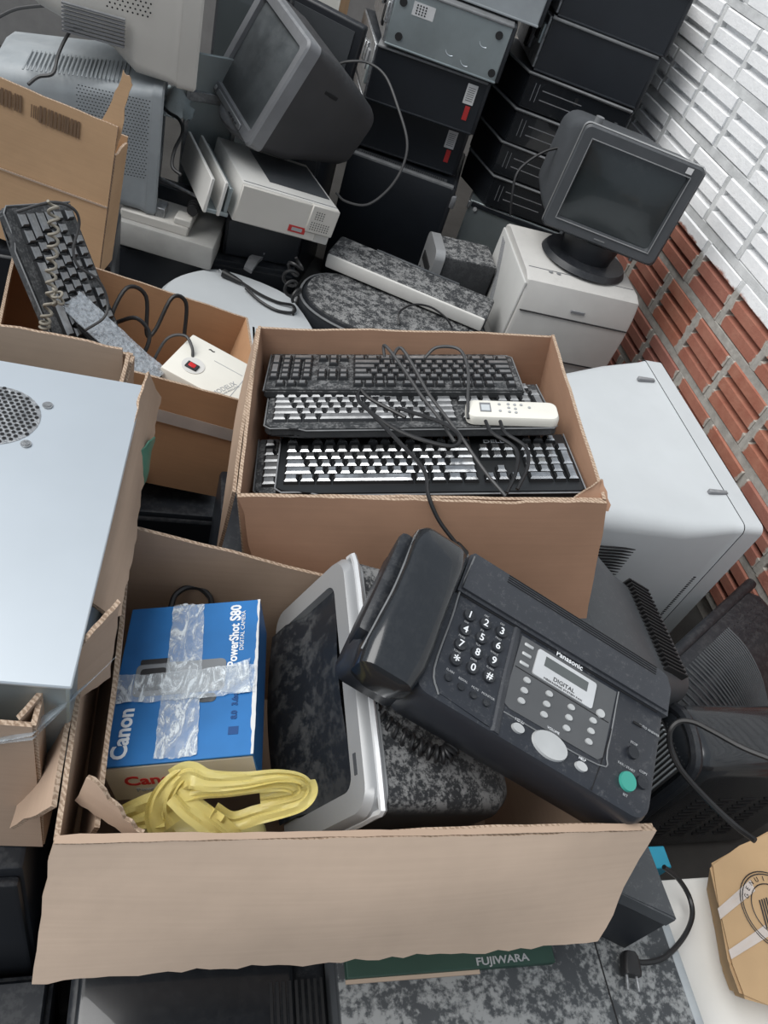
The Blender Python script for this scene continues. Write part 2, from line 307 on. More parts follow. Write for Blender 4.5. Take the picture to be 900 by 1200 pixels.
# carton of camera box, tower and fax
t=thing('cardboard_carton','large open tan carton in front holding the blue camera box and the fax machine','carton',(.262,.4675,.475),(0,0,-1.0))
carton(t,.625,.385,.425,'card','card_in',tops=(0,(.07,.16),(.16,0),.0),seed=11,jag=.004)
x,y,h=.3125,.1925,.425
card('front_flap',t,(-x-.014,-y-.080,h-.136),(x-.03,-y-.080,h-.139),(x,-y-.004,h+.002),(-x,-y-.004,h+.002),'card_pale',nu=44,nv=8,jag=(.006,.003,.002,.004),bulge=.010,seed=21)
card('crease_strip',t,(-x,-y-.006,h+.004),(x-.02,-y-.006,h+.004),(x-.02,-y+.001,h+.004),(-x,-y+.001,h+.004),'card',t=.002,nu=30,nv=1,jag=(.001,0,.002,0),seed=22)
card('inner_flap',t,(-x+.012,-y+.02,h-.16),(-x+.016,y-.01,h-.16),(-x+.030,y-.006,h-.004),(-x+.034,-y+.02,h-.03),'card',nu=20,nv=8,jag=(0,.004,.003,.004),bulge=.006,seed=23)
card('torn_corner_flap',t,(-x+.012,-y+.045,h-.02),(-x+.075,-y+.006,h-.035),(-x+.075,-y+.008,h-.008),(-x+.02,-y+.055,h+.012),'card_in',nu=10,nv=4,jag=(.002,.004,.006,.003),seed=24)
card('left_flap',t,(-x-.055,-y+.06,h-.13),(-x-.030,y+.02,h-.12),(-x-.004,y-.01,h+.003),(-x-.004,-y+.03,h+.003),'card',nu=24,nv=6,jag=(.006,.004,.003,.004),bulge=.006,seed=25)
# carton of keyboards
kb_box=((.4487,.8986,.6455),(1.3,-12.4,353.7))
t=thing('cardboard_carton','brown open carton full of black keyboards with a white remote on top','carton',*kb_box)
carton(t,.505,.392,.32,'card_kb','card_in',seed=31,jag=.003)
x,y,h=.2525,.196,.32
card('front_flap',t,(-x+.03,-y-.030,h-.235),(x+.03,-y-.030,h-.240),(x+.002,-y-.006,h+.002),(-x,-y-.006,h+.002),'card_kb',nu=36,nv=8,jag=(.005,.002,.003,.004),bulge=.006,seed=32)
card('torn_corner_flap',t,(x-.055,-y-.004,h-.012),(x+.012,-y-.002,h-.02),(x+.004,-y+.03,h+.014),(x-.02,-y+.015,h+.012),'card_kb',nu=10,nv=5,jag=(.004,.005,.006,.003),seed=33)
card('left_flap',t,(-x-.05,-y+.03,h-.18),(-x-.05,y-.02,h-.18),(-x-.004,y-.006,h),(-x-.004,-y+.006,h),'card',nu=14,nv=6,jag=(.004,.003,.003,.003),bulge=.008,seed=34)
# left carton with steel case
t=thing('cardboard_carton','torn pale carton at the left edge around the bare steel computer case','carton',(-.290,.670,.66),(0,0,-4.5))
carton(t,.46,.575,.29,'card','card_in',tops=(.0,.0,-.0,.0),seed=41,jag=.005)
x,y,h=.23,.2875,.29
card('right_flap',t,(x+.052,-y+.14,h-.02),(x+.046,y-.05,h-.03),(x+.030,y-.075,h+.030),(x+.012,-y+.13,h+.02),'card',nu=30,nv=5,jag=(.004,.004,.003,.006),bulge=.004,seed=42)
card('right_inner_flap',t,(x-.012,-y+.1,h-.12),(x-.012,y-.02,h-.12),(x-.004,y-.02,h+.012),(x-.004,-y+.12,h+.006),'card_pale',nu=30,nv=5,jag=(0,.003,.004,.005),bulge=.004,seed=43)
card('back_flap',t,(x-.01,y-.012,h-.1),(-x,y-.012,h-.1),(-x,y-.006,h+.012),(x-.014,y-.006,h+.012),'card_pale',nu=20,nv=5,jag=(0,.003,.004,.003),seed=44)
card('torn_front_flap',t,(x-.02,-y+.01,h-.05),(x+.05,-y+.09,h-.06),(x+.055,-y+.13,h+.03),(x-.012,-y+.005,h+.004),'card',nu=14,nv=6,jag=(.005,.004,.006,.004),seed=45)
card('tape_strip',t,(x-.10,-y-.012,h-.055),(x+.0,-y-.004,h-.020),(x+.06,-y+.08,h+.0),(x-.0,-y-.006,h-.01),'tape',t=.0006,nu=8,nv=3,bulge=.004,seed=46,edge=False)
# carton with leaning keyboard, stabiliser
dbx=((-.097,1.279,.515),(-2.3,12.7,3.1))
t=thing('cardboard_carton','orange-brown open carton holding a leaning keyboard and the white voltage stabiliser','carton',*dbx)
carton(t,.46,.31,.25,'card_or','card_or',seed=51,jag=.0015,bulge=.004)
card('tape_strip',t,(-.10,-.1615,.165),(.226,-.1615,.155),(.226,-.1615,.182),(-.10,-.1615,.192),'tapep',t=.0006,nu=8,nv=1,seed=53,edge=False)
# far carton with printed bars
t=thing('cardboard_carton','ochre carton with printed barcode strips below the grey monitor at far left','carton',(-.3104+.11*math.sin(R(-13.9)),1.877-.11*math.cos(R(-13.9)),.626),(-.7,5.3,346.1))
carton(t,.40,.08,.35,'card_far','card_far',seed=61,jag=.0025,tops=(0,.06,.05,.05),bulge=.003)
card('corner_flap',t,(.165,-.039,.33),(.200,-.039,.30),(.212,-.02,.43),(.192,-.02,.455),'card_far',nu=6,nv=8,jag=(.003,.006,.008,.006),seed=62)
card('crease_strip',t,(-.2,-.0435,.158),(.2,-.0435,.170),(.2,-.0435,.174),(-.2,-.0435,.162),'card_pale',t=.002,nu=10,nv=1,seed=63)
q=random.Random(3); bm=BM(); xx=-.085
while xx<.125:
    w_=q.choice((.0018,.003,.005)); 
    if not (.016<xx<.028): box(bm,(xx,-.0437,(.316 if xx<.02 else .312)),(w_,.0006,.034 if w_>.002 else .026))
    xx+=w_+q.choice((.0018,.003))
stuff(new('printed_bars',bm,'bars',t))
# ------------------------------------------------------------------ bare steel case in the left carton
t=thing('computer_case','bare steel computer case with perforated fan grille lying in the left carton','computer case',(-.252,.630,.815),(0,0,-4.5))
new('case_body',b1((0,0,.079),(.43,.445,.158),.003,1),'galv',t)
pm=new('side_panel',b1((0,0,.161),(.436,.452,.005),.0015,1),'steel',t)
bm=BM(); gc=(.06,.123,.1637); cyl(bm,gc,.052,.0006,32); new('fan_grille',bm,'galvd',pm)
bm=BM(); grid_holes(bm,(gc[0],gc[1],.164),(1,0,0),(0,1,0),15,17,.0072,.0062,.0052,.0052,.0006,lambda a,b:a*a+b*b>.050**2,True); stuff(new('grille_holes',bm,'dark',pm,recalc=False))
for a in (30,-42,150,210):
    bm=BM(); c=(gc[0]+.062*math.cos(R(a)),gc[1]+.062*math.sin(R(a)),.1645); cyl(bm,c,.0062,.0012,14); bmesh.ops.translate(bm,verts=bm.verts,vec=(0,0,0)); cyl(bm,(c[0],c[1],c[2]+.0006),.004,.0014,10); new('screw',bm,'galvd',pm)
t=tag(new('plastic_sheet',sheet(BM(),(-.025,.70,.90),(-.005,.74,.90),(.0,.78,.945),(-.025,.70,.955),t=.002,nu=8,nv=8,jag=(.003,.003,.006,.003),bulge=.01,seed=5,edge=False),'greenp'),'green plastic sheet tucked between the steel case and carton wall','plastic sheet')
# ------------------------------------------------------------------ keyboards
U=.019; KM={}
def key_mesh(wu,hu,m):
    k=(wu,hu,m)
    if k not in KM:
        w,d=wu*U-.0016,hu*U-.0016; bm=BM(); secs=[]
        for z,i,oy in ((0,0,0),(.0055,.0016,.0004),(.0078,.0040,.0012)): secs.append([(x,y+oy,z) for x,y in ((-w/2+i,-d/2+i),(w/2-i,-d/2+i),(w/2-i,d/2-i*.8),(-w/2+i,d/2-i*.8))])
        loft(bm,secs); bmesh.ops.recalc_face_normals(bm,faces=bm.faces); me=bpy.data.meshes.new('key')
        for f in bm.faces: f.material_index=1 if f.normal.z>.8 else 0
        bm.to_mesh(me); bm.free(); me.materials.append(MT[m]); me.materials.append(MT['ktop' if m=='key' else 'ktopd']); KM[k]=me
    return KM[k]
YR=dict(F=.056,d=.030,q=.011,a=-.008,z=-.027,s=-.046)
LAY=[('F',[(0,1)]+[(2+i,1) for i in range(4)]+[(6.5+i,1) for i in range(4)]+[(11+i,1) for i in range(4)]),('d',[(i,1) for i in range(13)]+[(13,2)]),
 ('q',[(0,1.5)]+[(1.5+i,1) for i in range(12)]+[(13.5,1.5)]),('a',[(0,1.75)]+[(1.75+i,1) for i in range(11)]+[(12.75,2.25)]),('z',[(0,2.25)]+[(2.25+i,1) for i in range(10)]+[(12.25,2.75)]),
 ('s',[(0,1.25),(1.25,1.25),(2.5,1.25),(3.75,6.25),(10,1.25),(11.25,1.25),(12.5,1.25),(13.75,1.25)])]
def keyboard(label,loc,rot,km='key',bmat='kbody',brand=True,sc=1,front_lip=True):
    t=thing('keyboard',label,'keyboard',loc,rot,'black computer keyboards'); t.scale=(sc,)*3
    bm=BM(); P=[(-.223,-.062),(-.214,-.070),(-.176,-.070),(-.160,-.078),(.217,-.078),(.223,-.072),(.223,.077),(-.223,.077)]
    prism(bm,P,0,.016); bmesh.ops.bevel(bm,geom=list(bm.edges),offset=.003,segments=2,affect='EDGES'); new('body',bm,bmat,t)
    bm=BM(); 
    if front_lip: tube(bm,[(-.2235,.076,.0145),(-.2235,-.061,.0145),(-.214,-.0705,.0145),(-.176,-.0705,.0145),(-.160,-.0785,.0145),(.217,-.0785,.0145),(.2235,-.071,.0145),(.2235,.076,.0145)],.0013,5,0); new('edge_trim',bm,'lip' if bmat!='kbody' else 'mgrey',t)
    x0=-.213
    def K(x,y,wu,hu=1): inst(key_mesh(wu,hu,km),'key',t,(x,y,.0155))
    for r,ks in LAY:
        for u,w in ks: K(x0+(u+w/2)*U,YR[r],w)
    xn=.0785
    for r in ('d','q'):
        for i in range(3): K(xn+(i+.5)*U,YR[r],1)
    K(xn+1.5*U,YR['z'],1)
    for i in range(3): K(xn+(i+.5)*U,YR['s'],1)
    xp=.143
    for i in range(4): K(xp+(i+.5)*U,YR['d'],1)
    for r in ('q','a','z'):
        for i in range(3): K(xp+(i+.5)*U,YR[r],1)
    K(xp+3.5*U,(YR['q']+YR['a'])/2,1,2); K(xp+3.5*U,(YR['z']+YR['s'])/2,1,2); K(xp+U,YR['s'],2); K(xp+2.5*U,YR['s'],1)
    for i in range(3): K(xp+(i+.8)*U,YR['F'],1)
    if brand: text('DELL',.0125,'whiteink',t,(.108,.054,.0167),bold=.0002,sx=1.2)
    return t
keyboard('glossy black keyboard nearest the fax, lying foremost in the keyboard carton',(.3979,.8069,.9081),(-8.2,-14.6,353.8))
keyboard('black keyboard in the middle of the pile, under the white remote control',(.3851,.9258,.9164),(-12.2,-14.1,354.7),'keyd','kbodyd')
keyboard('dusty keyboard turned upside down at the back of the keyboard carton',(.3772,1.0242,.9092),(10.3,14.6,172.9),'keyd','kbodyd',brand=False,sc=.94)
keyboard('keyboard mostly buried under the foremost one, only its left end showing',(.372,.838,.874),(-8.0,-14.6,355.5),'keyd','kbodyd',brand=False)
keyboard('black keyboard standing on end in the orange-brown carton with a coiled cord over it',(-.134,1.265,.707),(-20.9,48.2,310.5),'keyd','kbodyd',brand=False,sc=1.155)
# remote control on the keyboards (kbox frame)
KBF=Matrix.Translation(kb_box[0])@Euler([R(a) for a in kb_box[1]]).to_matrix().to_4x4()
def kl(x,y,z): return KBF@Vector((x,y,z))
t=thing('remote_control','white air-conditioner remote control lying on the keyboards','remote control',kl(.148,-.018,.312),(0,-13,-8))
bm=BM(); loft(bm,[[(x,y,z) for x,y in rrect(.142-i,.044-i,.012)] for z,i in ((0,.008),(.004,0),(.014,0),(.018,.004),(.019,.010))]); new('body',bm,'cream',t)
s=new('display',b1((-.042,.002,.0193),(.017,.022,.001),.0003,1),'mgrey',t); new('display_glass',b1((-.042,0,.02),(.013,.014,.001)),'lgrey',s)
for i,(a,b) in enumerate([(-.020,.010),(-.020,-.006),(-.006,.011),(-.006,.002),(-.006,-.008),(.004,.010),(.004,.0),(.004,-.009),(.014,.010),(.026,.004)]):
    bm=BM(); cyl(bm,(a,b,.0195),.0023,.0014,10); new('button',bm,'greyink',t)
# cables over the keyboards
cable('keyboard_cable','grey keyboard cable looped over the middle keyboard beside the remote',[kl(-.035,.09,.338),kl(-.02,.105,.350),kl(.0,.06,.345),kl(.02,.0,.34),kl(.055,-.08,.338),kl(.09,-.15,.325),kl(.115,-.19,.318)],.0027,'cableg',group='keyboard cables')
cable('keyboard_cable','grey cable bundle strand running from the upside-down keyboard to the foremost one',[kl(-.045,.10,.335),kl(-.045,.11,.35),kl(-.02,.06,.347),kl(.005,.0,.342),kl(.03,-.05,.338),kl(.05,-.10,.335)],.0027,'cableg',group='keyboard cables')
cable('keyboard_cable','grey cable hooked over the brand lettering of the middle keyboard',[kl(.02,.10,.335),kl(.04,.112,.348),kl(.075,.105,.35),kl(.085,.06,.345),kl(.08,.0,.335),kl(.078,-.035,.325)],.0027,'cableg',group='keyboard cables')
cable('keyboard_cable','black cable looped across the foremost keyboard ending in the plug over the flap',[kl(-.02,-.06,.345),kl(-.07,-.02,.345),kl(-.085,.0,.345),kl(-.085,-.03,.345),kl(-.03,-.09,.345),kl(.04,-.12,.345),kl(.055,-.10,.347),kl(.03,-.07,.347),kl(-.03,-.04,.346)],.003,'cable',group='keyboard cables')
cable('keyboard_cable','black cable hanging down the keyboard carton front with a plug on its end',[kl(-.085,-.03,.347),kl(-.04,-.10,.345),kl(.0,-.16,.338),kl(.005,-.20,.328),kl(.02,-.225,.305),kl(.045,-.245,.28)],.003,'cable',group='keyboard cables')
a,b=kl(.045,-.245,.28),kl(.063,-.252,.258); d=(b-a).normalized()
t=thing('usb_plug','black cable plug hanging in front of the keyboard carton','plug',a); new('plug_grip',tube(BM(),[(0,0,0),d*.006,d*.022],lambda s:.0045+.0025*s,8,0),'cable',t); new('plug_tip',tube(BM(),[d*.022,d*.034],.005,4,0),'galvd',t)
cable('keyboard_cable','short black cable doubled over the numeric keys of the foremost keyboard',[kl(.10,-.055,.338),kl(.105,-.085,.342),kl(.135,-.12,.342),kl(.13,-.16,.335),kl(.115,-.19,.325)],.0028,'cable',group='keyboard cables')
cable('keyboard_cable','second black strand beside the doubled cable under the remote',[kl(.122,-.055,.338),kl(.125,-.085,.342),kl(.15,-.115,.342),kl(.148,-.15,.338),kl(.13,-.185,.327)],.0028,'cable',group='keyboard cables')
# ------------------------------------------------------------------ contents of the orange-brown carton
DBF=Matrix.Translation(dbx[0])@Euler([R(a) for a in dbx[1]]).to_matrix().to_4x4()
t=thing('voltage_stabiliser','off-white voltage stabiliser with a lit red rocker switch in the orange-brown carton','voltage stabiliser',(.094,1.245,.622),(4.4,6,333))
new('body',b1((0,0,.05),(.16,.122,.10),.004,2),'cream',t); 
bm=BM(); cyl(bm,(-.035,-.018,.1006),.022,.0014,28); pl=new('switch_plate',bm,'white',t)
new('rocker_switch',b1((-.035,-.022,.102),(.024,.017,.005),.001,1),'ink',pl); new('switch_lens',b1((-.035,-.022,.1045),(.014,.011,.003),.001,1,(0,8,0)),'redsw',pl)
text('MODELIX',.015,'greyink',t,(.040,-.032,.1004),(0,0,70),sx=.9); text('VOLTAGE REGULATOR',.005,'greyink',t,(.050,-.032,.1004),(0,0,70))
new('printed_line',b1((.020,.022,.1002),(.062,.0012,.0006)),'greyink',t); new('printed_line',b1((.058,-.016,.1002),(.0014,.085,.0006)),'greyink',t)
new('printed_emblem',prism(BM(),[(.062,.034),(.070,.030),(.067,.050),(.073,.047),(.075,.052),(.062,.056)],.1,.1006),'redink',t); text('~',.02,'ink',t,(-.028,.044,.1004),(0,0,0),bold=.0006)
def dl(x,y,z): return DBF@Vector((x,y,z))
cable('power_cable','black power cable looped twice behind the voltage stabiliser',[dl(-.02,.02,.14),dl(-.045,.05,.20),dl(-.03,.09,.265),dl(.01,.10,.255),dl(.03,.07,.19),dl(.045,.08,.20),dl(.06,.11,.265),dl(.09,.115,.26),dl(.105,.09,.2)],.0042)
cable('power_cable','thick black cable curled low beside the stabiliser in its carton',[dl(-.03,.08,.19),dl(0,.06,.225),dl(.03,.04,.21),dl(.025,.02,.17),dl(-.01,.03,.15)],.0042)
cable('power_cable','thin dark cable arching over the front of the stabiliser',[dl(.04,-.02,.17),dl(.055,.0,.235),dl(.085,.0,.255),dl(.10,-.025,.25),dl(.105,-.04,.236)],.003,'cableg')
t=thing('wrapped_keyboard','grey keyboard wrapped in bubble film beside the standing keyboard','keyboard',at(133,405,1.43),(8,24,331))
new('body',b1((0,0,0),(.20,.050,.014),.003,1),'kbodyd',t)
for i in range(9):
    for j in range(3): inst(key_mesh(1,1,'keyd'),'key',t,((i-4)*U,(j-1)*.016,.005))
new('bubble_wrap',sheet(BM(),(-.106,-.026,.016),(.10,-.026,.016),(.10,.028,.016),(-.106,.028,.016),t=.003,nu=20,nv=6,jag=(.002,.002,.002,.004),bulge=.003,seed=9,edge=False),'bubble',t)
P=[at(62,236,1.254),at(63,262,1.259),at(62,290,1.280),at(60,318,1.301),at(60,345,1.317),at(54,372,1.327),at(52,384,1.338)]
cable('coiled_cable','khaki coiled telephone cord hanging over the standing keyboard',helix(P,.0075,12),.0026,'coil',cat_='cord')
P=[at(60,345,1.306),at(66,340,1.301),at(72,348,1.306),at(70,356,1.311),at(62,354,1.306),at(66,346,1.296)]
cable('cable_knot','knotted end of khaki cord on the standing keyboard',helix(P,.004,5),.0022,'coil',cat_='cord')
cable('keyboard_cable','thin dark cable running down the right side of the standing keyboard',[at(20,248,1.275),at(60,237,1.275),at(85,244,1.296),at(93,262,1.317),at(86,292,1.327),at(92,312,1.338),at(115,328,1.359),at(126,352,1.379),at(122,372,1.379),at(100,387,1.379)],.0025,'cableg')
# ------------------------------------------------------------------ camera box
t=thing('camera_box','blue camera box crossed with clear packing tape in the front carton','box',(.0795,.4773,.7759),(-6.1,-16.5,357.0))
W2,D2,H2=.160,.222,.068
new('box_body',b1((0,0,H2/2-.003),(W2,D2,H2-.004),.0008,1),'boxw',t)
lid=new('lid',b1((0,0,H2-.001),(W2+.001,D2+.001,.003),.0006,1),'blue',t)
bm=BM(); box(bm,(W2/2+.0006,0,H2/2),(.0012,D2,H2-.002)); new('side_print',bm,'blue',t)
new('worn_edge',sheet(BM(),(W2/2-.002,-D2/2,H2+.0009),(W2/2+.0015,-D2/2,H2+.0009),(W2/2+.0015,D2/2,H2+.0009),(W2/2-.002,D2/2,H2+.0009),t=.0006,nu=2,nv=40,jag=(0,.0006,0,.0016),seed=4,edge=False),'label',lid)
z=H2+.0008
c=new('printed_camera',prism(BM(),rrect(.105,.046,.007,4,-.008,-.002),z,z+.0004),'cambody',lid)
new('printed_camera_screen',prism(BM(),rrect(.030,.032,.004,3,-.040,-.002),z+.0004,z+.0007),'ink',c); new('printed_camera_lens',prism(BM(),rrect(.020,.012,.005,3,.026,-.034),z,z+.0005),'dgrey',c); new('printed_camera_top',prism(BM(),rrect(.034,.008,.002,3,-.040,.024),z,z+.0004),'ink',c)
text('Canon',.024,'whiteink',lid,(-.062,-.072,z+.0003),(0,0,90),bold=.0007)
text('PowerShot',.0155,'whiteink',lid,(.052,.040,z+.0003),(0,0,90),bold=.0004,sx=.95); text('S80',.018,'whiteink',lid,(.052,.091,z+.0003),(0,0,90),bold=.0006); text('DIGITAL CAMERA',.0072,'whiteink',lid,(.0615,.062,z+.0003),(0,0,90),sx=1.1)
for i,s in enumerate(('8.0','3.6x')): text(s,.009,'blued',lid,(.058,-.060+.020*i,z+.0003),(0,0,90),bold=.0004)
new('printed_icon',b1((.058,-.080,z),(.011,.010,.0005)),'blued',lid); bm=BM(); tube(bm,[(.053,-.018,z),(.064,-.018,z),(.064,-.006,z),(.053,-.006,z),(.053,-.018,z)],.0004,4,0); new('printed_icon',bm,'blued',lid)
text('Canon',.024,'redink',t,(-.030,-D2/2-.0004,.036),(90,0,0),bold=.0006); text('PowerShot S80',.010,'greyink',t,(-.022,-D2/2-.0004,.018),(90,0,0),bold=.0002)
def crinkle(A,B,C_,D,seed,nu=14,nv=36):
    bm=sheet(BM(),A,B,C_,D,t=.0004,nu=nu,nv=nv,jag=(.002,.0015,.002,.0015),seed=seed,edge=False); q=random.Random(seed)
    ph=[(q.uniform(20,160),q.uniform(20,160),q.uniform(0,6)) for _ in range(7)]
    for v in bm.verts: v.co.z+=.0006+.0005*abs(sum(math.sin(v.co.x*a+v.co.y*b+c) for a,b,c in ph))/1.5
    return bm
new('packing_tape',crinkle((-.024,-.108,z),(.022,-.108,z),(.010,.111,z),(-.028,.111,z),3),'tapec',t)
new('packing_tape',crinkle((-.080,-.034,z+.001),(.080,-.034,z+.001),(.080,.006,z+.001),(-.080,.006,z+.001),4,36,12),'tapec',t)
new('packing_tape',crinkle((.040,-.030,z+.002),(.075,-.034,z+.002),(.072,.016,z+.002),(.048,.006,z+.002),8,8,8),'tapec',t)
cable('loop_cable','black cable loop standing behind the blue camera box',[at(200,712,1.03),at(205,698,1.04),at(218,689,1.05),at(234,689,1.06),at(246,700,1.06),at(248,712,1.05)],.004)
# ------------------------------------------------------------------ yellow bag
t=thing('plastic_bag','crumpled yellow plastic bag with knotted handles in the front carton','plastic bag',(.11,.335,.78))
o=Vector((.11,.335,.78))
def ribbon(P,w,seed,n=8,amp=.005,nar=None):
    pts=cat([Vector(p)-o for p in P],9); q=random.Random(seed); ph=[q.uniform(0,6) for _ in range(4)]; rows=[]; bm=BM(); N=len(pts)
    for i,p in enumerate(pts):
        tt=(pts[min(i+1,N-1)]-pts[max(i-1,0)]).normalized(); view=(CAM-(p+o)).normalized(); a=tt.cross(view).normalized(); s=i/(N-1); ww=w*(nar(s) if nar else 1)
        rows.append([p+a*ww*(k/n-.5)+view*(amp*(math.sin(k*1.9+ph[0]+i*.11)+.6*math.sin(k*3.1+ph[1]-i*.07)))+a*.0012*math.sin(i*.13+ph[2]) for k in range(n+1)])
    loft(bm,rows,cap=False,closed=False); ex=bmesh.ops.solidify(bm,geom=list(bm.faces),thickness=.0009); return bm
new('bag_handle',ribbon([at(204,918,.775),at(222,909,.765),at(245,914,.765),at(285,913,.77),at(325,909,.775),at(352,914,.78),at(361,926,.785),at(352,940,.785),at(330,949,.785),at(300,956,.785),at(272,962,.785),at(250,950,.78)],.020,1,amp=.0014,nar=lambda s:1.35-.85*abs(math.sin(PI*min(1,max(0,s*1.15-.1)))) if s<.5 else .8+.2*s),'bag',t)
new('bag_handle',ribbon([at(205,935,.772),at(235,926,.770),at(270,924,.773),at(305,921,.778),at(335,920,.782),at(348,927,.786),at(330,934,.788),at(305,938,.788)],.015,2,amp=.0013),'bag',t)
new('bag_knot',ribbon([at(219,903,.772),at(200,918,.768),at(188,936,.770),at(186,955,.775),at(196,972,.78)],.026,3,amp=.0020,nar=lambda s:.45+.9*s),'bag',t)
new('bag_fold',ribbon([at(205,930,.767),at(222,946,.767),at(243,960,.770),at(262,975,.775),at(272,988,.78)],.026,5,amp=.0020),'bag',t)
new('bag_fold',ribbon([at(255,950,.772),at(248,962,.775),at(258,978,.78),at(275,990,.785)],.024,6,amp=.0020),'bag',t)
new('bag_fold',ribbon([at(190,945,.78),at(170,950,.785),at(150,958,.79),at(138,965,.795)],.034,7,amp=.004,nar=lambda s:1.1-.4*s),'bag',t)
bm=BM(); bmesh.ops.create_uvsphere(bm,u_segments=36,v_segments=18,radius=1); q=random.Random(8); ph=[(q.uniform(2,9),q.uniform(2,9),q.uniform(2,9),q.uniform(0,6)) for _ in range(6)]
for v in bm.verts:
    d=sum(math.sin(v.co.x*a+v.co.y*b+v.co.z*c+e) for a,b,c,e in ph)*.05+1; v.co=Vector((v.co.x*.075*d,v.co.y*.035*d,v.co.z*.065*d))
new('bag_body',bm,'bag',t,loc=(-.015,-.005,-.045))
# ------------------------------------------------------------------ silver fronted tower lying in the carton
t=thing('computer_tower','black computer tower with silver front lying on its side under the fax','computer',(.2998,.4961,.681),(8.3,16.4,3.3))
w,d,h=.219,.318,.194
bm=BM(); loft(bm,[[(x,yy,zz) for yy,zz in rrect(d-2*i,h-2*i,.02,4,0,h/2)] for x,i in ((-w/2+.02,.0),(w/2-.03,.004),(w/2,.02))]); new('case_body',bm,'dusty',t)
bm=BM(); fr=lambda x,ins,r:[(x,yy,zz) for yy,zz in rrect(d+.006-2*ins,h+.006-2*ins,r,5,0,h/2)]
loft(bm,[fr(-w/2+.022,0,.028),fr(-w/2+.004,0,.028),fr(-w/2-.004,.006,.026),fr(-w/2-.004,.032,.016),fr(-w/2+.006,.034,.014)],cap=False); new('front_bezel',bm,'silver',t)
bm=BM(); tube(bm,[(-w/2+.012,-d/2-.002,h*.4),(-w/2+.012,-d/2-.001,h-.012),(-w/2+.012,-d/2+.014,h+.003),(-w/2+.012,0,h+.003),(-w/2+.012,d/2-.014,h+.003),(-w/2+.012,d/2+.001,h-.012)],.0045,6,3); new('bezel_edge',bm,'silverl',t)
bm=BM(); loft(bm,[[(-w/2+.005-.012*max(0,math.sin(PI*max(0,min(1,(yy+.128)/.256))))-(.013 if zz<.05 else 0),yy,zz) for yy in [-.128+.256*i/16 for i in range(17)]] for zz in (-.001,.04,.07,.12,h-.032)],cap=False,closed=False)
new('front_panel',bm,'panel',t,recalc=False); new('emblem',b1((-w/2-.0042,-.105,h-.018),(.001,.024,.006)),'dgrey',t)
# ------------------------------------------------------------------ fax machine
t=thing('fax_machine','charcoal fax machine with telephone handset lying on top of the front carton','fax machine',(.4447,.4346,.8821),(7.8,12.0,334.2))
H3=.09
bm=BM()
def fs(z,i,r=.020): return [(x,y,z) for x,y in rrect(.312-2*i,.196-2*i,r,5,.002,-.003)]
loft(bm,[fs(0,.016),fs(.012,.004),fs(.04,0),fs(.078,0),fs(.087,.003),fs(.0895,.008)]); new('body',bm,'fax',t)
bm=BM(); prism(bm,[(-.143,.034),(.158,.038),(.158,.075),(.150,.090),(.140,.094),(-.138,.094),(-.143,.088)],.080,.0975); bmesh.ops.bevel(bm,geom=[e for e in bm.edges if all(v.co.z>.09 for v in e.verts)],offset=.004,segments=2,affect='EDGES'); lid=new('paper_lid',bm,'faxd',t)
bm=BM()
for k in range(4): box(bm,(.02,.080+.0032*k,.0978),(.22,.0011,.001))
stuff(new('lid_ridges',bm,'dark',lid)); 
pnl=new('keypad_panel',prism(BM(),[(-.136,.030),(-.062,.033),(-.056,-.096),(-.120,-.092),(-.134,-.076)],.0893,.0906),'fax',t)
bm=BM(); tube(bm,[(-.139,.085,.0985),(-.139,.036,.0915),(-.137,.0,.0912),(-.1355,-.07,.0912),(-.121,-.094,.0905)],.0011,5,4); new('painted_edge_highlight',bm,'lip',t)  # pale tube paints the highlight along the moulded keypad edge
bm=BM(); loft(bm,[[(-.062+o_,.034,zz),(-.059+o_,-.03,zz),(-.053+o_,-.098,zz-.001)] for o_,zz in ((0,.0895),(.003,.0925),(.009,.0915),(.011,.0895))],cap=False,closed=False); new('moulded_ridge',bm,'faxd',t,recalc=False)
for i,s in enumerate('123456789*0#'):
    r,c=divmod(i,3); x=-.1185+.0213*c+.0006*r; y=.0125-.0200*r+.0018*c
    bm=BM(); cyl(bm,(x,y,.0920),.0078,.0042,20,r2=.0070); k=new('number_key',bm,'black',t); text(s,.0125 if s!='*' else .018,'whiteink',k,(x,y-(.002 if s=='*' else 0),.0943),bold=.00012)
    if i not in (0,): text(('','ABC','DEF','GHI','JKL','MNO','PQRS','TUV','WXYZ','TONE','OPER','')[i] or 'FLASH',.0034,'greyink',t,(x-.001,y+.0108,.0909))
for i,(x,y,s) in enumerate([(-.1175,-.071,'FLASH'),(-.1005,-.0725,'REDIAL'),(-.0845,-.0735,'MUTE'),(-.0675,-.0735,'MONITOR')]):
    bm=BM(); cyl(bm,(x,y,.0912),.0048,.003,14,r2=.0042); new('function_key',bm,'black',t); text(s,.0036,'greyink',t,(x,y+.0085,.0909))
disp=new('display_panel',prism(BM(),[(-.049,.029),(.086,.031),(.084,-.056),(.078,-.062),(-.040,-.064),(-.049,-.060)],.0893,.0905),'faxp',t)
new('panel_seam',b1((.018,-.0125,.0906),(.130,.0010,.0006)),'dark',disp)
bm=BM(); tube(bm,[(.089,.033,.0902),(.0885,-.045,.0902),(.080,-.067,.0902),(-.045,-.071,.0902)],.0009,5,4); new('painted_edge_highlight',bm,'lip',t)  # highlight around the display panel, painted as a thin pale tube
bz=new('display_bezel',prism(BM(),rrect(.083,.0345,.003,3,.016,.0075),.0905,.0925),'silverl',t); new('display',b1((.016,.0135,.0926),(.060,.0125,.0008)),'lcd',bz); text('DIGITAL',.0072,'ink',bz,(.016,-.002,.0927),sx=1.1); text('MESSAGING SYSTEM FAX',.0032,'ink',bz,(.016,-.0075,.0927),sx=1.5)
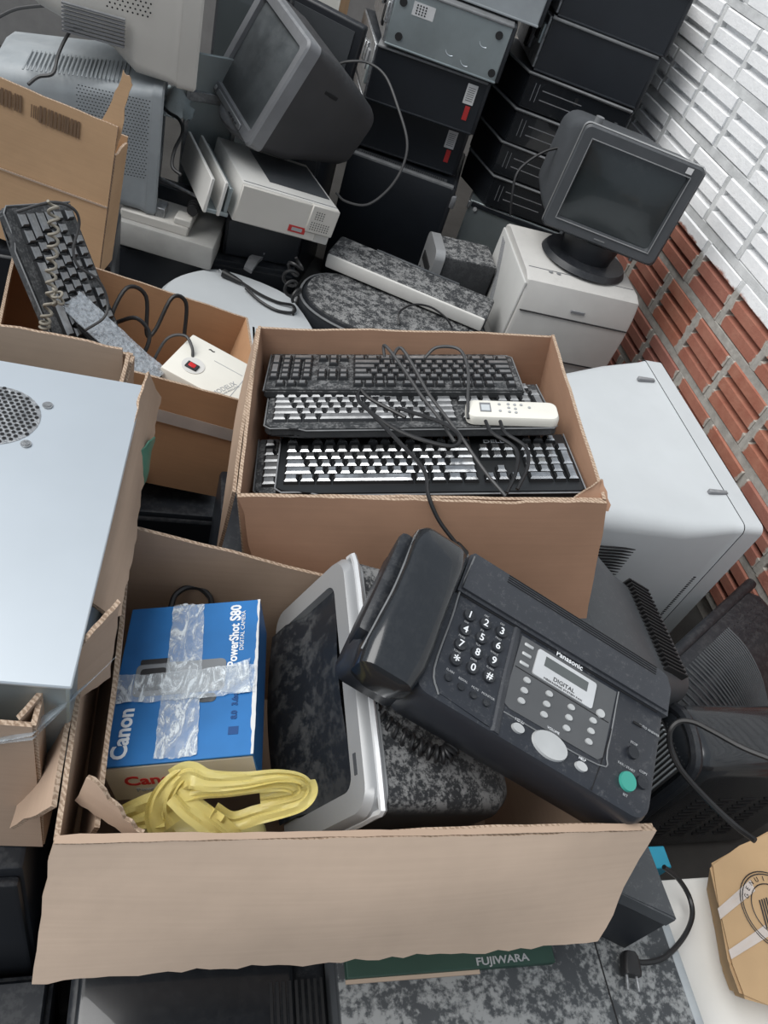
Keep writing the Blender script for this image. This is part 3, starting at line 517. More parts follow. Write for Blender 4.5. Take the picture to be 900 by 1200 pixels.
text('Panasonic',.0095,'whiteink',t,(.017,.0335,.0908),bold=.0001,sx=1.0)
for k in range(3):
    new('side_key',b1((-.0375,.0205-.0125*k,.0912),(.0125,.0042,.0026),.001,1),'sbtn',t)
for c in range(4):
    for r in range(3):
        bm=BM(); cyl(bm,(-.029+.0305*c,-.0215-.0135*r,.0912),.0034,.0026,12); bmesh.ops.scale(bm,vec=(1.35,1,1),space=Matrix.Translation((.029-.0305*c,0,0)),verts=bm.verts); new('dial_key',bm,'sbtn',t)
for (x,y,rx,ry,mm,nm,s) in [(-.024,-.0800,.0078,.0052,'sbtn','menu_button','MENU'),(.0597,-.0805,.0078,.0052,'sbtn','help_button','HELP'),(.0177,-.0780,.0232,.0150,'sbtn','navigation_button','VOLUME'),(.070,-.008,.0056,.0052,'sbtn','small_button',''),(.1202,-.0662,.0110,.0115,'gbtn','start_button',''),(.1387,-.0574,.0080,.0080,'black','copy_button','COPY'),(.1207,-.0300,.0078,.0078,'black','stop_button','STOP')]:
    bm=BM(); cyl(bm,(0,0,.0017),1,.0034,28,r2=.94)
    for v in bm.verts: v.co=Vector((v.co.x*rx+x,v.co.y*ry+y,v.co.z+.0895))
    new(nm,bm,mm,t)
    if s: text(s,.0042,'whiteink' if mm=='sbtn' else 'greyink',t,(x,y+ry+.0038,.0903))
text('FAX / START',.0042,'greyink',t,(.116,-.0505,.0903)); text('SET',.0042,'greyink',t,(.1202,-.0825,.0903)); text('AUTO ANSWER',.0042,'greyink',t,(.138,.0085,.0903))
new('indicator',b1((.1215,.0075,.0902),(.012,.003,.0010)),'dark',t)
bm=BM(); tube(bm,[(.0905,.033,.0900),(.088,-.03,.0900),(.0785,-.098,.0893)],.0007,5,4); new('panel_groove',bm,'dark',t); new('lid_gap',b1((.0,.0350,.0902),(.29,.0012,.0008),rot=(0,0,.75)),'dark',t)
# cradle and handset
bm=BM(); loft(bm,[[(x,y,z) for x,y in rrect(.086-2*i,.190-2*i,.016,4,-.178,-.004)] for z,i in ((.0,.010),(.010,.002),(.055,0),(.066,.005))]); new('handset_cradle',bm,'fax',t)
new('cradle_side',b1((-.2165,.002,.060),(.018,.145,.050),.007,2,(0,-8,0)),'black',t)
bm=BM(); secs=[]
for s,(yy,zc,hw,hh) in enumerate([(-.104,.086,.018,.014),(-.098,.090,.030,.024),(-.075,.094,.034,.027),(-.045,.101,.033,.022),(-.01,.106,.031,.019),(.03,.106,.031,.019),(.06,.101,.033,.023),(.083,.096,.033,.027),(.094,.092,.028,.022),(.099,.088,.018,.012)]):
    secs.append([(-.181+x,yy-.010,zc-.012+z) for x,z in rrect(hw*2.1,hh*2,min(hw,hh)*.62,4)])
loft(bm,secs); hs=new('handset',bm,'blackg',t)
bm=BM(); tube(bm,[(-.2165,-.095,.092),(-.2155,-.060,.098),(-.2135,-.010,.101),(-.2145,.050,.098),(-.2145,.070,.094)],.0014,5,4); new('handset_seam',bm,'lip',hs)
P=[at(408,712,.93),at(428,800,.90),at(432,822,.895),at(446,842,.89),at(470,862,.885),at(498,878,.88),at(520,885,.88),at(530,876,.885)]
FXI=(Matrix.Translation(t.location)@t.rotation_euler.to_matrix().to_4x4()).inverted()
new('coiled_cord',tube(BM(),[FXI@p for p in helix(P[1:],.0085,17)],.0024),'cable',t)
# ------------------------------------------------------------------ towers lying on their sides, back stack
def lying_tower(label,loc,yaw,dims,body='blackcase',face=None,lip='lip',sticker=False,feet=False,group=None,flare=.10):
    w,d,h=dims; t=thing('computer_tower',label,'computer',loc,(0,0,yaw),group)
    new('case_body',prism(BM(),[(-w/2+.01,-d/2),(w/2-.01,-d/2),(w/2-.01,d/2),(-w/2+.01-flare,d/2)],.003,h-.003),body,t)
    if face: new('base_plate',b1((0,-d/2-.001,h/2),(w-.024,.003,h-.010),.001,1),face,t)
    new('side_panel',b1((0,-.002,h-.004),(w-.014,d+.012,.009),.0035,2),body if lip!='lip' else lip,t)
    new('side_panel',b1((0,-.002,.004),(w-.014,d+.006,.008),.003,2),body,t)
    ba=math.atan2(flare,d); bk=new('back_plate',b1((0,0,h/2),(.010,d-.01,h-.012),.002,1),'galvd',t,loc=(-w/2+.006-flare/2,0,0),rot=(0,0,math.degrees(ba)))
    q=random.Random(int(loc[2]*1000)); 
    for k in range(6): new('port_cover',b1((-.007,-d/2+.03+.055*k,h*q.uniform(.3,.7)),(.012,.03,h*.35),.002,1),q.choice(('galv','dark','mgrey','galvd')),bk)
    new('front_bezel',b1((w/2-.004,0,h/2),(.018,d,h-.004),.006,2),'black',t)
    if sticker:
        new('paper_label',b1((w/2-.055,-d/2-.0015,h*.70),(.038,.001,h*.36)),'label',t); new('red_strip',b1((w/2-.050,-d/2-.0018,h*.36),(.018,.001,h*.26)),'red',t)
        bm=BM(); slots(bm,(w/2-.055,-d/2-.002,h*.70),(1,0,0),(0,0,1),7,.007,.026,.0016,.0006); stuff(new('label_print',bm,'ink',t,recalc=False))
    if feet:
        for sx,sz in ((-.41,.75),(.39,.78),(.43,.16),(-.38,.2)):
            bm=BM(); cyl(bm,(sx*w,-d/2-.003,h*sz),.013,.006,16,'y'); f=new('foot',bm,'rubber',t)
        for sx,sz in ((.20,.22),(.06,.30),(.30,.62)):
            bm=BM(); tube(bm,[(sx*w+.02*math.cos(a),-d/2-.0028,h*sz+.02*math.sin(a)) for a in [PI*1.1+i*.25 for i in range(8)]],.0012,5,0); new('embossed_arc',bm,'steel',t)
        lb=new('paper_label',b1((-.10,-d/2-.0032,h*.72),(.075,.001,.04)),'label',t); bm=BM(); grid_holes(bm,(-.108,-d/2-.0040,h*.72),(1,0,0),(0,0,1),4,4,.010,.008,.006,.006,.0005); stuff(new('label_print',bm,'ink',lb,recalc=False))
    return t
G='computer towers stacked on their sides'
t=thing('computer_tower','big black tower standing on the floor below the two labelled towers','computer',(.882,3.10,0),(0,0,342),G)
new('case_body',b1((0,0,.26),(.42,.42,.52),.006,2),'blackcase',t); new('top_rim',b1((0,-.196,.517),(.424,.026,.016),.004,2),'lip',t); new('top_vent_strip',b1((0,-.165,.521),(.36,.03,.004)),'dgrey',t)
bm=BM(); slots(bm,(0,-.165,.5235),(0,1,0),(1,0,0),40,.0085,.024,.003,.0005); stuff(new('top_vents',bm,'dark',t,recalc=False)); new('front_bezel',b1((.215,0,.26),(.02,.42,.52),.006,2),'black',t); new('hinge_latch',b1((.226,-.20,.47),(.02,.03,.05),.006,2),'mgrey',t)
lying_tower('lower of the two black towers with a white and red label',(.8826,3.18,.533),346,(.42,.42,.178),sticker=True,group=G)
lying_tower('upper black tower with a white and red label, right below the bare steel one',(.8761,3.103,.719),345,(.42,.42,.184),sticker=True,group=G)
lying_tower('grey steel tower showing its underside with four round feet on the back stack',(.8967,3.079,.911),343,(.42,.42,.182),'galv','galv',lip='lip',feet=True,group=G)
lying_tower('pale grey tower at the top of the back stack',(.985,3.10,1.10),343,(.42,.40,.18),'bluegrey','bluegrey',lip='bluegrey',group=G)
def desktop(label,loc,yaw,z0,h,w=.40,d=.40,body='black'):
    t=thing('desktop_computer',label,'computer',(loc[0],loc[1],z0),(0,0,yaw),'black desktop computers in the right stack')
    new('case_body',prism(BM(),[(-w/2+.004,-d/2),(w/2-.006,-d/2),(w/2-.006,d/2),(-.318,d/2),(-.318,-.008)],.002,h-.004),body,t)
    bm=BM(); P=[(-w/2-.004,-d/2+.012),(-w/2+.006,-d/2-.001),(w/2-.012,-d/2-.004),(w/2,-d/2+.03)]; prism(bm,P,.006,h-.006); new('front_bezel',bm,'blackg',t)
    bm=BM(); prism(bm,[(-.322,d/2-.01),(-.322,-.008),(-w/2-.002,-d/2-.006),(w/2-.010,-d/2-.010),(w/2+.003,-d/2+.03),(w/2+.003,d/2-.01)],h-.012,h); bmesh.ops.bevel(bm,geom=list(bm.edges),offset=.004,segments=2,affect='EDGES'); new('top_cover',bm,'black',t)
    bm=BM(); tube(bm,[(-.320,-.008,h-.004),(-w/2-.002,-d/2-.005,h-.004),(w/2-.010,-d/2-.010,h-.004)],.005,6,0); new('cover_edge',bm,'lip',t)
    a=R(-1.3)
    for x_,z_,l_ in ((-.06,.62,.15),(-.06,.36,.15),(.11,.5,.10)): new('drive_slot',b1((x_,-d/2-.0015,h*z_),(l_,.004,.003)),'mgrey',t)
    for x_ in (-.165,-.150): new('bezel_line',b1((x_,-d/2+.0015,h*.5),(.002,.006,h*.5)),'mgrey',t)
    new('drive_bay',b1((.05,-d/2+.0005,h*.66),(.13,.006,h*.22),.001,1),'dark',t); new('power_button',b1((.155,-d/2-.001,h*.5),(.016,.006,.016),.003,2),'dgrey',t)
    return t
rc=(1.423,2.997); ca,sa=math.cos(R(-21)),math.sin(R(-21))
lying_tower('black tower directly above the drive stack against the brick wall',(rc[0],rc[1],.970),339,(.40,.40,.172),lip='lip',group=G)
lying_tower('topmost black tower in the corner by the white painted bricks',(rc[0]+.012,rc[1],1.144),339,(.40,.40,.18),lip='blackcase',group=G)
for k,(zz,dx,s) in enumerate([(.845,0,'topmost black desktop computer, under the corner towers'),(.721,-.004,'second black desktop computer from the top of the corner stack'),(.597,-.004,'third black desktop computer from the top of the corner stack'),(.473,.004,'lowest black desktop computer, partly hidden by the flat monitor')]):
    desktop(s,(rc[0]+dx,rc[1]),339+(0,1,-1,2)[k],zz,.121)
t=thing('steel_chassis','bare grey steel chassis under the black desktop computers','computer case',(1.40,3.02,0),(0,0,338)); new('chassis_body',b1((0,0,.234),(.42,.42,.468),.004,1),'galv',t)
bm=BM(); cyl(bm,(-.18,-.214,.44),.008,.01,12,'y'); new('screw',bm,'silverl',t); new('chassis_rail',b1((-.21,-.1,.45),(.012,.24,.03),.003,1),'galvd',t); new('chassis_lip',b1((0,-.212,.455),(.4,.008,.02),.002,1),'blackcase',t)
# ------------------------------------------------------------------ CRT monitors
def crt(label,loc,rot,w,h,dep,hm='grey2',bmat=None,sm='glass',bd=.05,taper=.6,tz=.0,bez=.035,base=False,name='crt_monitor',mid=.45,side=0):
    t=thing(name,label,'monitor',loc,rot); bmat=bmat or hm
    S=lambda y,ww,hh,cz,r,cx=0:[(x,y,z) for x,z in rrect(ww,hh,r,5,cx,cz)]
    bm=BM(); loft(bm,[S(bd,w,h,h/2,.02),S(.006,w,h,h/2,.02),S(0,w-.012,h-.012,h/2,.018),S(.002,w-2*bez,h-2*bez,h/2,.012),S(.014,w-2*bez-.008,h-2*bez-.008,h/2,.012)],cap=False); new('bezel',bm,bmat,t)
    bm=BM(); n=12; g=[[Vector(((i/n-.5)*(w-2*bez),.014-.010*(1-(2*i/n-1)**2)*(1-(2*j/n-1)**2),bez+(j/n)*(h-2*bez))) for i in range(n+1)] for j in range(n+1)]
    loft(bm,g,cap=False,closed=False); new('screen',bm,sm,t,recalc=False)
    bm=BM(); loft(bm,[S(bd,w-.004,h-.004,h/2,.02),S(bd+.02,w-.012,h-.010,h/2,.025),S(bd+dep*.25,w*.96,h*.95,h/2-h*.01,.04,side*.3),S(bd+(dep-bd)*mid,w*(.55+.4*taper),h*(.6+.36*taper),h*(.48+tz*.4),.05,side*.7),S(dep-.02,w*taper,h*taper,h*(.46+tz),.05,side),S(dep,w*taper*.9,h*taper*.88,h*(.46+tz),.04,side)]); hs=new('housing',bm,hm,t)
    if base:
        bm=BM(); cyl(bm,(0,dep*.35,-.022),w*.33,.016,32,r2=w*.30); cyl(bm,(0,dep*.35,-.008),w*.2,.03,24); new('swivel_base',bm,bmat,t)
    return t,hs
# dark monitor on the beige printer
t,hs=crt('dusty charcoal CRT monitor tilted back on the beige printer, screen turned left',(.128,2.4878,.7293),(-21.8,5.8,289.3),.36,.335,.39,'crtd','mgrey','glassd',bd=.045,taper=.62,bez=.032,mid=.55)
a=R(288)
def fwd(p,rz,loc): c_,s_=math.cos(R(rz)),math.sin(R(rz)); return Vector((loc[0]+p[0]*c_-p[1]*s_,loc[1]+p[0]*s_+p[1]*c_,loc[2]+p[2]))
new('control_strip',b1((0,-.002,.016),(.20,.006,.018),.002,1),'silver',t)
for k in range(4): new('control_button',b1((.02+.018*k,-.006,.014),(.010,.005,.006),.001,1),'dgrey',t)
new('brand_badge',b1((-.12,-.004,.018),(.012,.004,.012),.001,1),'silverl',t); new('hand_grip',b1((.172,.15,.245),(.004,.05,.012),.002,1,(0,6,0)),'dark',t)
bm=BM(); bmesh.ops.create_uvsphere(bm,u_segments=28,v_segments=12,radius=1)
for v in bm.verts: v.co=Vector((v.co.x*.135,v.co.y*.135+.12,v.co.z*.05-.012))
new('swivel_base',bm,'mgrey',t,rot=(20,0,0))
# large pale CRT by the wall (screen turned to the wall)
t,hs=crt('large pale grey CRT monitor beside the brick wall, screen turned to the wall',(1.45,1.425,.078),(0,0,90),.69,.50,.60,'grey2','grey2',bd=.06,taper=.70,tz=.10,mid=.6,side=-.05)
bm=BM(); slots(bm,(-.352,.22,.15),(0,0,1),(0,1,0),30,.006,.02,.003,.001); 
bm2=BM()
for k in range(13): box(bm2,(-.331+.004*0,.36,.38-.011*k),(.004,.12,.003))
stuff(new('side_vents',bm2,'dark',hs)); bm.free()
bm=BM()
for k in range(26): box(bm,(-.338,.075,.30-.008*k),(.004,.018,.0035))
stuff(new('front_vents',bm,'dark',hs))
for (px,py) in ((757,445),(841,577)):
    p=atz(px,py,.576); new('top_slot',b1((p.y-1.425,-(p.x-1.45),p.z-.078),(.012,.055,.012),.002,1),'mgrey',hs)
# flat-faced monitor on the white printer
t,hs=crt('flat black CRT monitor standing on the white laser printer',(1.296,2.156,.715),(-2,.9,339.7),.385,.315,.32,'dgrey','dgrey','glass',bd=.03,taper=.84,bez=.036,side=-.075)
bm=BM(); loft(bm,[[(x,.006,z) for x,z in rrect(.388,.318,.018,5,0,.1575)],[(x,.020,z) for x,z in rrect(.390,.320,.018,5,0,.1575)]],cap=False); new('silver_side_band',bm,'silver',t)
for sx in (-1,1): new('screen_trim',b1((sx*.158,.0,.1575),(.002,.004,.246)),'silver',t)
for sz in (.035,.280): new('screen_trim',b1((0,.0,sz),(.317,.004,.002)),'silver',t)
new('white_sticker',b1((.145,-.001,.296),(.019,.002,.017)),'label',t); new('brand_badge',b1((0,-.0004,.017),(.036,.002,.004)),'lip',t)
for sx in (-.12,.12):
    bm=BM(); cyl(bm,(sx,.008,-.003),.006,.010,10); new('bottom_knob',bm,'dgrey',t)
bm=BM(); cyl(bm,(-.155,.06,.318),.013,.02,14); new('top_knob',bm,'lip',t)
bm=BM(); cyl(bm,(0,.10,-.085),.150,.018,36,r2=.14); cyl(bm,(0,.11,-.045),.085,.08,28,r2=.1); new('swivel_base',bm,'black',t)
# grey and beige monitors at top left
t,hs=crt('grey CRT monitor with a perforated side behind the ochre carton',(-.049,2.464,.472),(0,0,90),.40,.36,.44,'bluegrey','bluegrey',bd=.03,taper=.78,tz=.02)
bm=BM(); grid_holes(bm,(-.1975,.13,.22),(0,-1,0),(0,0,1),22,26,.0085,.0085,.005,.003,.001,stag=True); stuff(new('side_perforation',bm,'dark',hs,recalc=False))
bm=BM()
for k in range(24): box(bm,(-.10,.10+.011*k,.352-.0012*k),(.15,.004,.002),rot=(-6,0,0))
stuff(new('top_ridges',bm,'bluegrey',hs))
t,hs=crt('beige CRT monitor with dotted vent holes at the top left corner',(.030,2.485,.852),(0,-4,90),.42,.38,.42,'beige','beige',bd=.05,taper=.70,tz=.12)
bm=BM(); grid_holes(bm,(-.2045,.18,.20),(0,-1,0),(0,0,1),9,9,.012,.010,.005,.005,.0015,stag=True); stuff(new('vent_holes',bm,'dark',hs,recalc=False))
bm=BM()
for k in range(8): box(bm,(-.198,.26,.075+.009*k),(.010,.15,.004),rot=(0,0,-4))
stuff(new('vent_slots',bm,'mgrey',hs))
# dark grey monitor between fax and pale CRT
t,hs=crt('dark grey CRT monitor with slotted rear just behind the fax machine',(.790,.815,.16),(0,0,-90),.39,.43,.335,'dgrey','dgrey',bd=.05,taper=.62,tz=-.02,mid=.5)
bm=BM()
for k in range(22): box(bm,(-.12+.0105*k,.262,.343),(.004,.08,.03),rot=(-27,0,0))
stuff(new('rear_vents',bm,'dark',hs))
# black ribbed television
t=thing('television','black CRT television with a domed ribbed rear beside the brick wall','television',(1.40,.935,0),(0,0,33.5))
secs=[]
for yy,ww,hh,cz in ((.03,.56,.325,.168),(.0,.58,.335,.170),(-.06,.57,.325,.168),(-.13,.53,.29,.155),(-.19,.45,.235,.135),(-.225,.36,.18,.12)): secs.append([(x,yy,z) for x,z in rrect(ww,hh,.07,7,0,cz)])
new('housing',loft(BM(),secs),'black',t); bm=BM()
for f in [i/40 for i in range(40)]:
    a=PI*.42+f*PI*.62; P=[]
    for s in secs[1:]:
        best=min(s,key=lambda p:abs((math.atan2(p[2]-.24,p[0])-a+PI)%(2*PI)-PI)); n=len(s)
        cx_=0; cz_=sum(p[2] for p in s)/n; dx,dz=math.cos(a),math.sin(a); hit=None
        for i in range(n):
            p,q_=s[i],s[(i+1)%n]; ex,ez=q_[0]-p[0],q_[2]-p[2]; den=dx*ez-dz*ex
            if abs(den)<1e-9: continue
            tt=((p[0]-cx_)*ez-(p[2]-cz_)*ex)/den; uu=((p[0]-cx_)*dz-(p[2]-cz_)*dx)/den
            if tt>0 and -.001<=uu<=1.001: hit=(cx_+dx*tt*1.006,s[0][1],cz_+dz*tt*1.006)
        if hit: P.append(hit)
    if len(P)>3: tube(bm,P,.0022,5,3)
stuff(new('ribs',bm,'dgrey',t)); 
bm=BM(); grid_holes(bm,(.14,-.03,.335),(1,0,0),(0,1,0),10,3,.02,.022,.007,.003,.002,stag=True); stuff(new('top_holes',bm,'dark',t,recalc=False)); new('front_bezel',b1((0,.04,.170),(.58,.03,.335),.012,3),'black',t)
# black monitor with slotted grille
t=thing('crt_monitor','glossy black CRT monitor with a slotted side grille and a cable across it','monitor',(1.285,.615,0))
bm=BM(); box(bm,(0,0,.225),(.43,.16,.45),.05,5); new('housing',bm,'blackg',t); new('grille_panel',b1((-.216,.0,.22),(.008,.11,.36),.003,1),'dark',t)
bm=BM()
for k in range(11): box(bm,(-.221,-.050+.010*k,.22),(.005,.0032,.36))
stuff(new('grille_slats',bm,'bluegrey',t)); 
bm=BM(); tube(bm,[(-.205,-.072,.06),(-.210,-.074,.30),(-.205,-.068,.41),(-.200,-.03,.442),(-.195,.03,.445),(-.19,.07,.42)],.013,8,5); new('housing_flange',bm,'black',t)
bm=BM()
for c in range(4):
    for r in range(12): box(bm,(-.11+.06*c,-.081,.10+.018*r),(.036,.003,.005))
stuff(new('rear_slots',bm,'dark',t))
for p,s in (((.0,-.035,.450),(.028,.016,.001)),((.07,-.081,.36),(.014,.002,.04))): new('paint_scuff',sheet(BM(),(p[0]-s[0]/2,p[1],p[2]-s[2]/2),(p[0]+s[0]/2,p[1],p[2]-s[2]/2),(p[0]+s[0]/2,p[1]+(s[1] if s[2]<.01 else 0),p[2]+s[2]/2),(p[0]-s[0]/2,p[1]+(s[1] if s[2]<.01 else 0),p[2]+s[2]/2),t=.003,nu=6,nv=6,jag=(.003,.003,.003,.003),seed=3,edge=False),'boxw',t)
# ------------------------------------------------------------------ laser printer
t=thing('laser_printer','white laser printer under the flat black monitor by the bricks','printer',(1.293,2.2415,.27),(0,0,356))
w,d,h=.40,.40,.342
bm=BM(); P=[(-d/2,.075),(-d/2-.004,.20),(-d/2+.004,.275),(-d/2+.02,h-.012),(-d/2+.06,h),(d/2-.05,h+.004),(d/2-.01,h-.01),(d/2,.30),(d/2,.075)]
loft(bm,[[(x,yy*s_,.2+(zz-.2)*s_) for yy,zz in P] for x,s_ in ((-w/2,.97),(-w/2+.01,1),(w/2-.01,1),(w/2,.97))]); new('body',bm,'printer',t)
new('paper_tray',b1((.0,.005,.036),(w-.03,d-.02,.072),.006,2),'printers',t); new('tray_seam',b1((0,-d/2-.0005,.074),(w-.02,.004,.004)),'dark',t); new('cover_seam',b1((0,-d/2-.003,.235),(w-.012,.006,.0022)),'dark',t); new('lid_seam',b1((0,-d/2+.085,h+.0012),(w-.02,.0018,.002)),'mgrey',t)
new('side_cover',b1((-w/2-.004,.0,.195),(.010,d-.03,.25),.006,2),'printers',t)
for k in range(4):
    bm=BM(); tube(bm,[(-w/2-.010,d/2-.05-.012*k,.30),(-w/2-.010,.09-.012*k,.215),(-w/2-.010,.04-.012*k,.13),(-w/2-.010,.02-.012*k,.08)],.0018,5,4); new('side_rib',bm,'mgrey',t)
bm=BM(); cyl(bm,(.02,.0,h-.030),.10,.066,36); new('output_recess',bm,'printers',t,loc=(0,.0,-.002))
for k in range(2):
    bm=BM(); cyl(bm,(-.115+.028*k,-.125,h+.002),.007,.004,12); new('button',bm,'mgrey',t)
new('brand_badge',b1((.0,-d/2-.001,.265),(.05,.004,.010),.001,1),'mgrey',t)
t=thing('computer_case','black computer case under the white laser printer','computer case',(1.29,2.25,0)); new('case_body',b1((0,0,.134),(.36,.40,.268),.006,2),'blackcase',t); new('front_bezel',b1((0,-.205,.134),(.36,.02,.262),.006,2),'black',t)
# ------------------------------------------------------------------ beige printer under the dark monitor
t=thing('dot_matrix_printer','beige printer with a red sticker carrying the tilted charcoal monitor','printer',(.2367,2.379,.5158),(-4.8,9.5,10.5))
new('body',b1((.045,0,.060),(.31,.36,.116),.004,2),'white',t); new('front_cover',b1((.02,-.183,.060),(.26,.012,.108),.003,1),'beige',t); new('step_block',b1((.155,-.186,.075),(.09,.016,.085),.003,1),'beige',t)
for x_ in (-.195,-.155): new('channel_wall',b1((x_,0,.055),(.010,.37,.10),.002,1),'white',t)
new('channel_floor',b1((-.16,0,.012),(.07,.36,.012),.002,1),'galv',t); new('channel_rail',b1((-.135,0,.05),(.012,.35,.08),.002,1),'galv',t)
st=new('red_sticker',b1((.085,-.1898,.030),(.055,.001,.020)),'red',t); new('sticker_print',b1((.085,-.1906,.030),(.034,.0006,.010)),'greyink',st)
bm=BM(); grid_holes(bm,(.14,-.1945,.088),(1,0,0),(0,0,1),4,4,.008,.007,.004,.004,.0006); grid_holes(bm,(.15,-.1945,.055),(1,0,0),(0,0,1),8,4,.008,.007,.004,.004,.0006); stuff(new('vent_holes',bm,'dark',t,recalc=False))
new('top_recess',b1((.09,.02,.1175),(.20,.26,.003)),'dgrey',t); new('cover_line',b1((.045,-.168,.1185),(.30,.002,.002)),'mgrey',t)
# stripped printer with roller
t=thing('stripped_printer','grey-beige printer without its cover, rubber roller exposed, left of the beige one','printer',(.0026,2.3369,.3667),(.6,1.3,348.9))
new('body',b1((0,0,.040),(.29,.22,.080),.008,2),'dbeige',t); new('ledge',b1((-.04,.01,.093),(.20,.20,.03),.004,1),'beige',t); new('carriage_block',b1((-.03,-.05,.122),(.028,.05,.03),.002,1),'galvd',t); new('paper_guide',b1((.04,-.06,.118),(.05,.05,.022),.003,1),'beige',t); new('carriage_bar',b1((-.03,.06,.13),(.22,.05,.05),.004,1),'blackcase',t)
bm=BM()
for k in range(3): cyl(bm,(.06,-.03-.012*k,.150),.020-.002*k,.010,20,'y')
new('roller_knob',bm,'rubber',t)
new('shaft',tube(BM(),[(-.06,.05,.165),(.11,.0,.160)],.005,8,0),'galvd',t)
# support cases under these
t=thing('computer_case','black computer case lying under the stripped printer','computer case',(.12,2.50,0)); new('case_body',b1((0,0,.18),(.56,.42,.36),.006,2),'blackcase',t); new('front_bezel',b1((0,-.213,.18),(.54,.012,.33),.005,2),'black',t)
t=thing('computer_case','dark blue-black case wedged below the beige printer','computer case',(.28,2.50,.362)); new('case_body',b1((0,0,.066),(.24,.36,.132),.005,2),'blackcase',t); new('front_bezel',b1((0,-.183,.066),(.23,.01,.12),.004,1),'blackcase',t)
t=thing('plastic_bracket','small loose grey plastic bracket below the beige printer','bracket',atz(300,306,.375),(0,8,-75)); bm=BM(); prism(bm,[(-.05,.03),(-.03,.045),(.0,.01),(.055,-.03),(.035,-.05),(-.015,-.02)],-.006,.006); new('bracket_plate',bm,'mgrey',t); new('bracket_lip',b1((-.03,.03,.012),(.03,.01,.02),.002,1),'mgrey',t)
# clear plastic and metal frame left of the dark monitor
t=tag(new('plastic_bag',sheet(BM(),at(190,135,2.35),at(225,140,2.35),at(222,98,2.4),at(196,100,2.4),t=.004,nu=12,nv=12,jag=(.012,.012,.012,.012),bulge=.03,seed=12,edge=False),'plastic'),'clear crumpled plastic film between the beige monitor and the charcoal one','plastic film')
t=thing('metal_frame','tall grey metal frame panel standing left of the charcoal monitor','metal frame',(.085,2.62,.36),(0,0,10)); new('frame_panel',b1((0,0,.24),(.16,.012,.48),.002,1),'galv',t); 
for sx in (-.075,.075): new('frame_rail',b1((sx,-.01,.24),(.014,.02,.48),.002,1),'galvd',t)
new('cross_rail',b1((0,-.012,.36),(.15,.012,.03),.002,1),'galvd',t)
t=thing('flat_monitor','black flat monitor standing on edge just behind the charcoal CRT','monitor',(.185,2.85,.36),(0,0,300)); new('bezel',b1((0,0,.36),(.40,.03,.72),.012,3),'blackg',t); new('screen',b1((0,-.016,.37),(.34,.004,.62)),'glass',t)
t=thing('flat_monitor','black flat monitor with a grey screen behind the charcoal CRT, beside the towers','monitor',(.3835,2.9562,.6768),(0,3.8,331.5)); new('bezel',b1((0,0,.15),(.36,.04,.30),.010,3),'black',t); new('screen',b1((0,-.021,.16),(.30,.004,.23)),'dgrey',t); new('stand',b1((0,.05,.0),(.2,.12,.02),.004,1),'black',t)
t=thing('computer_case','black computer case under the flat monitor behind the charcoal CRT','computer case',(.36,3.0,0),(0,0,340)); new('case_body',b1((0,0,.325),(.40,.36,.65),.006,2),'blackcase',t); new('front_bezel',b1((0,-.185,.325),(.38,.012,.63),.005,2),'black',t)
t=thing('beige_case','beige computer case at the top edge behind the flat monitor','computer case',(.42,3.46,.0),(0,0,345)); new('case_body',b1((0,0,.50),(.30,.30,1.0),.01,2),'card_far',t); new('front_bezel',b1((0,-.155,.50),(.29,.012,.98),.005,1),'cream',t)
# ------------------------------------------------------------------ rounded pieces in the middle
t=thing('crt_monitor','light grey monitor lying face down with a mains plug on its rounded back','monitor',(.20,1.96,0))
def blob(z,sc,dx=0,dy=0): 
    P=[(-.235,.10),(-.20,.19),(-.13,.26),(-.06,.295),(.02,.285),(.12,.245),(.19,.19),(.245,.06),(.265,-.05),(.27,-.20),(-.20,-.20),(-.235,-.05)]
    return [(x*sc+dx,y*sc+dy,z) for x,y in cat([(x,y,0) for x,y in P]+[(P[0][0],P[0][1],0)],3)[:-1] for x,y in [(x,y)]] if False else [(v.x*sc+dx,v.y*sc+dy,z) for v in cat([(a_,b_,0) for a_,b_ in P+[P[0]]],3)[:-1]]
new('housing',loft(BM(),[blob(.0,1.02),blob(.20,1.04),blob(.28,1.03),blob(.335,.98),blob(.36,.90),blob(.368,.6)]),'grey2',t); new('front_bezel',b1((.0,-.03,.07),(.56,.5,.14),.02,3),'lgrey',t); 
bm=BM()
for k in range(7): box(bm,(.05+.02*k,-.08,.366),(.006,.10,.004))
stuff(new('vents',bm,'mgrey',t))
t=thing('power_cable','black mains cord with plug lying on the light grey monitor back','cord',(0,0,0)); p0,p1=atz(262,320,.378),atz(283,331,.378)
new('plug',tube(BM(),[p0,p0.lerp(p1,.3),p0.lerp(p1,.75),p1],lambda s:.014-.008*s,10,0),'cable',t)
for k in (-1,1): new('prong',tube(BM(),[p0,p0+(p0-p1).normalized()*.02+Vector((.004*k,.006*k,0))],.0022,6,0),'galvd',t)
new('cord',tube(BM(),[p1,atz(305,345,.376),atz(325,354,.374),atz(343,358,.372),atz(344,366,.372),atz(325,364,.374),atz(305,353,.376),atz(288,338,.377)],.0045),'cable',t); new('cord',tube(BM(),[atz(344,362,.372),atz(343,372,.36),atz(341,384,.34)],.0035),'cableg',t)
t=thing('scanner','oval black scanner thick with dust in front of the white-fronted one','scanner',(.712,2.075,0),(0,0,-19))
E=lambda z,a,b:[(a*math.copysign(abs(math.cos(u))**.75,math.cos(u)),b*math.copysign(abs(math.sin(u))**.85,math.sin(u)),z) for u in [i*2*PI/48 for i in range(48)]]
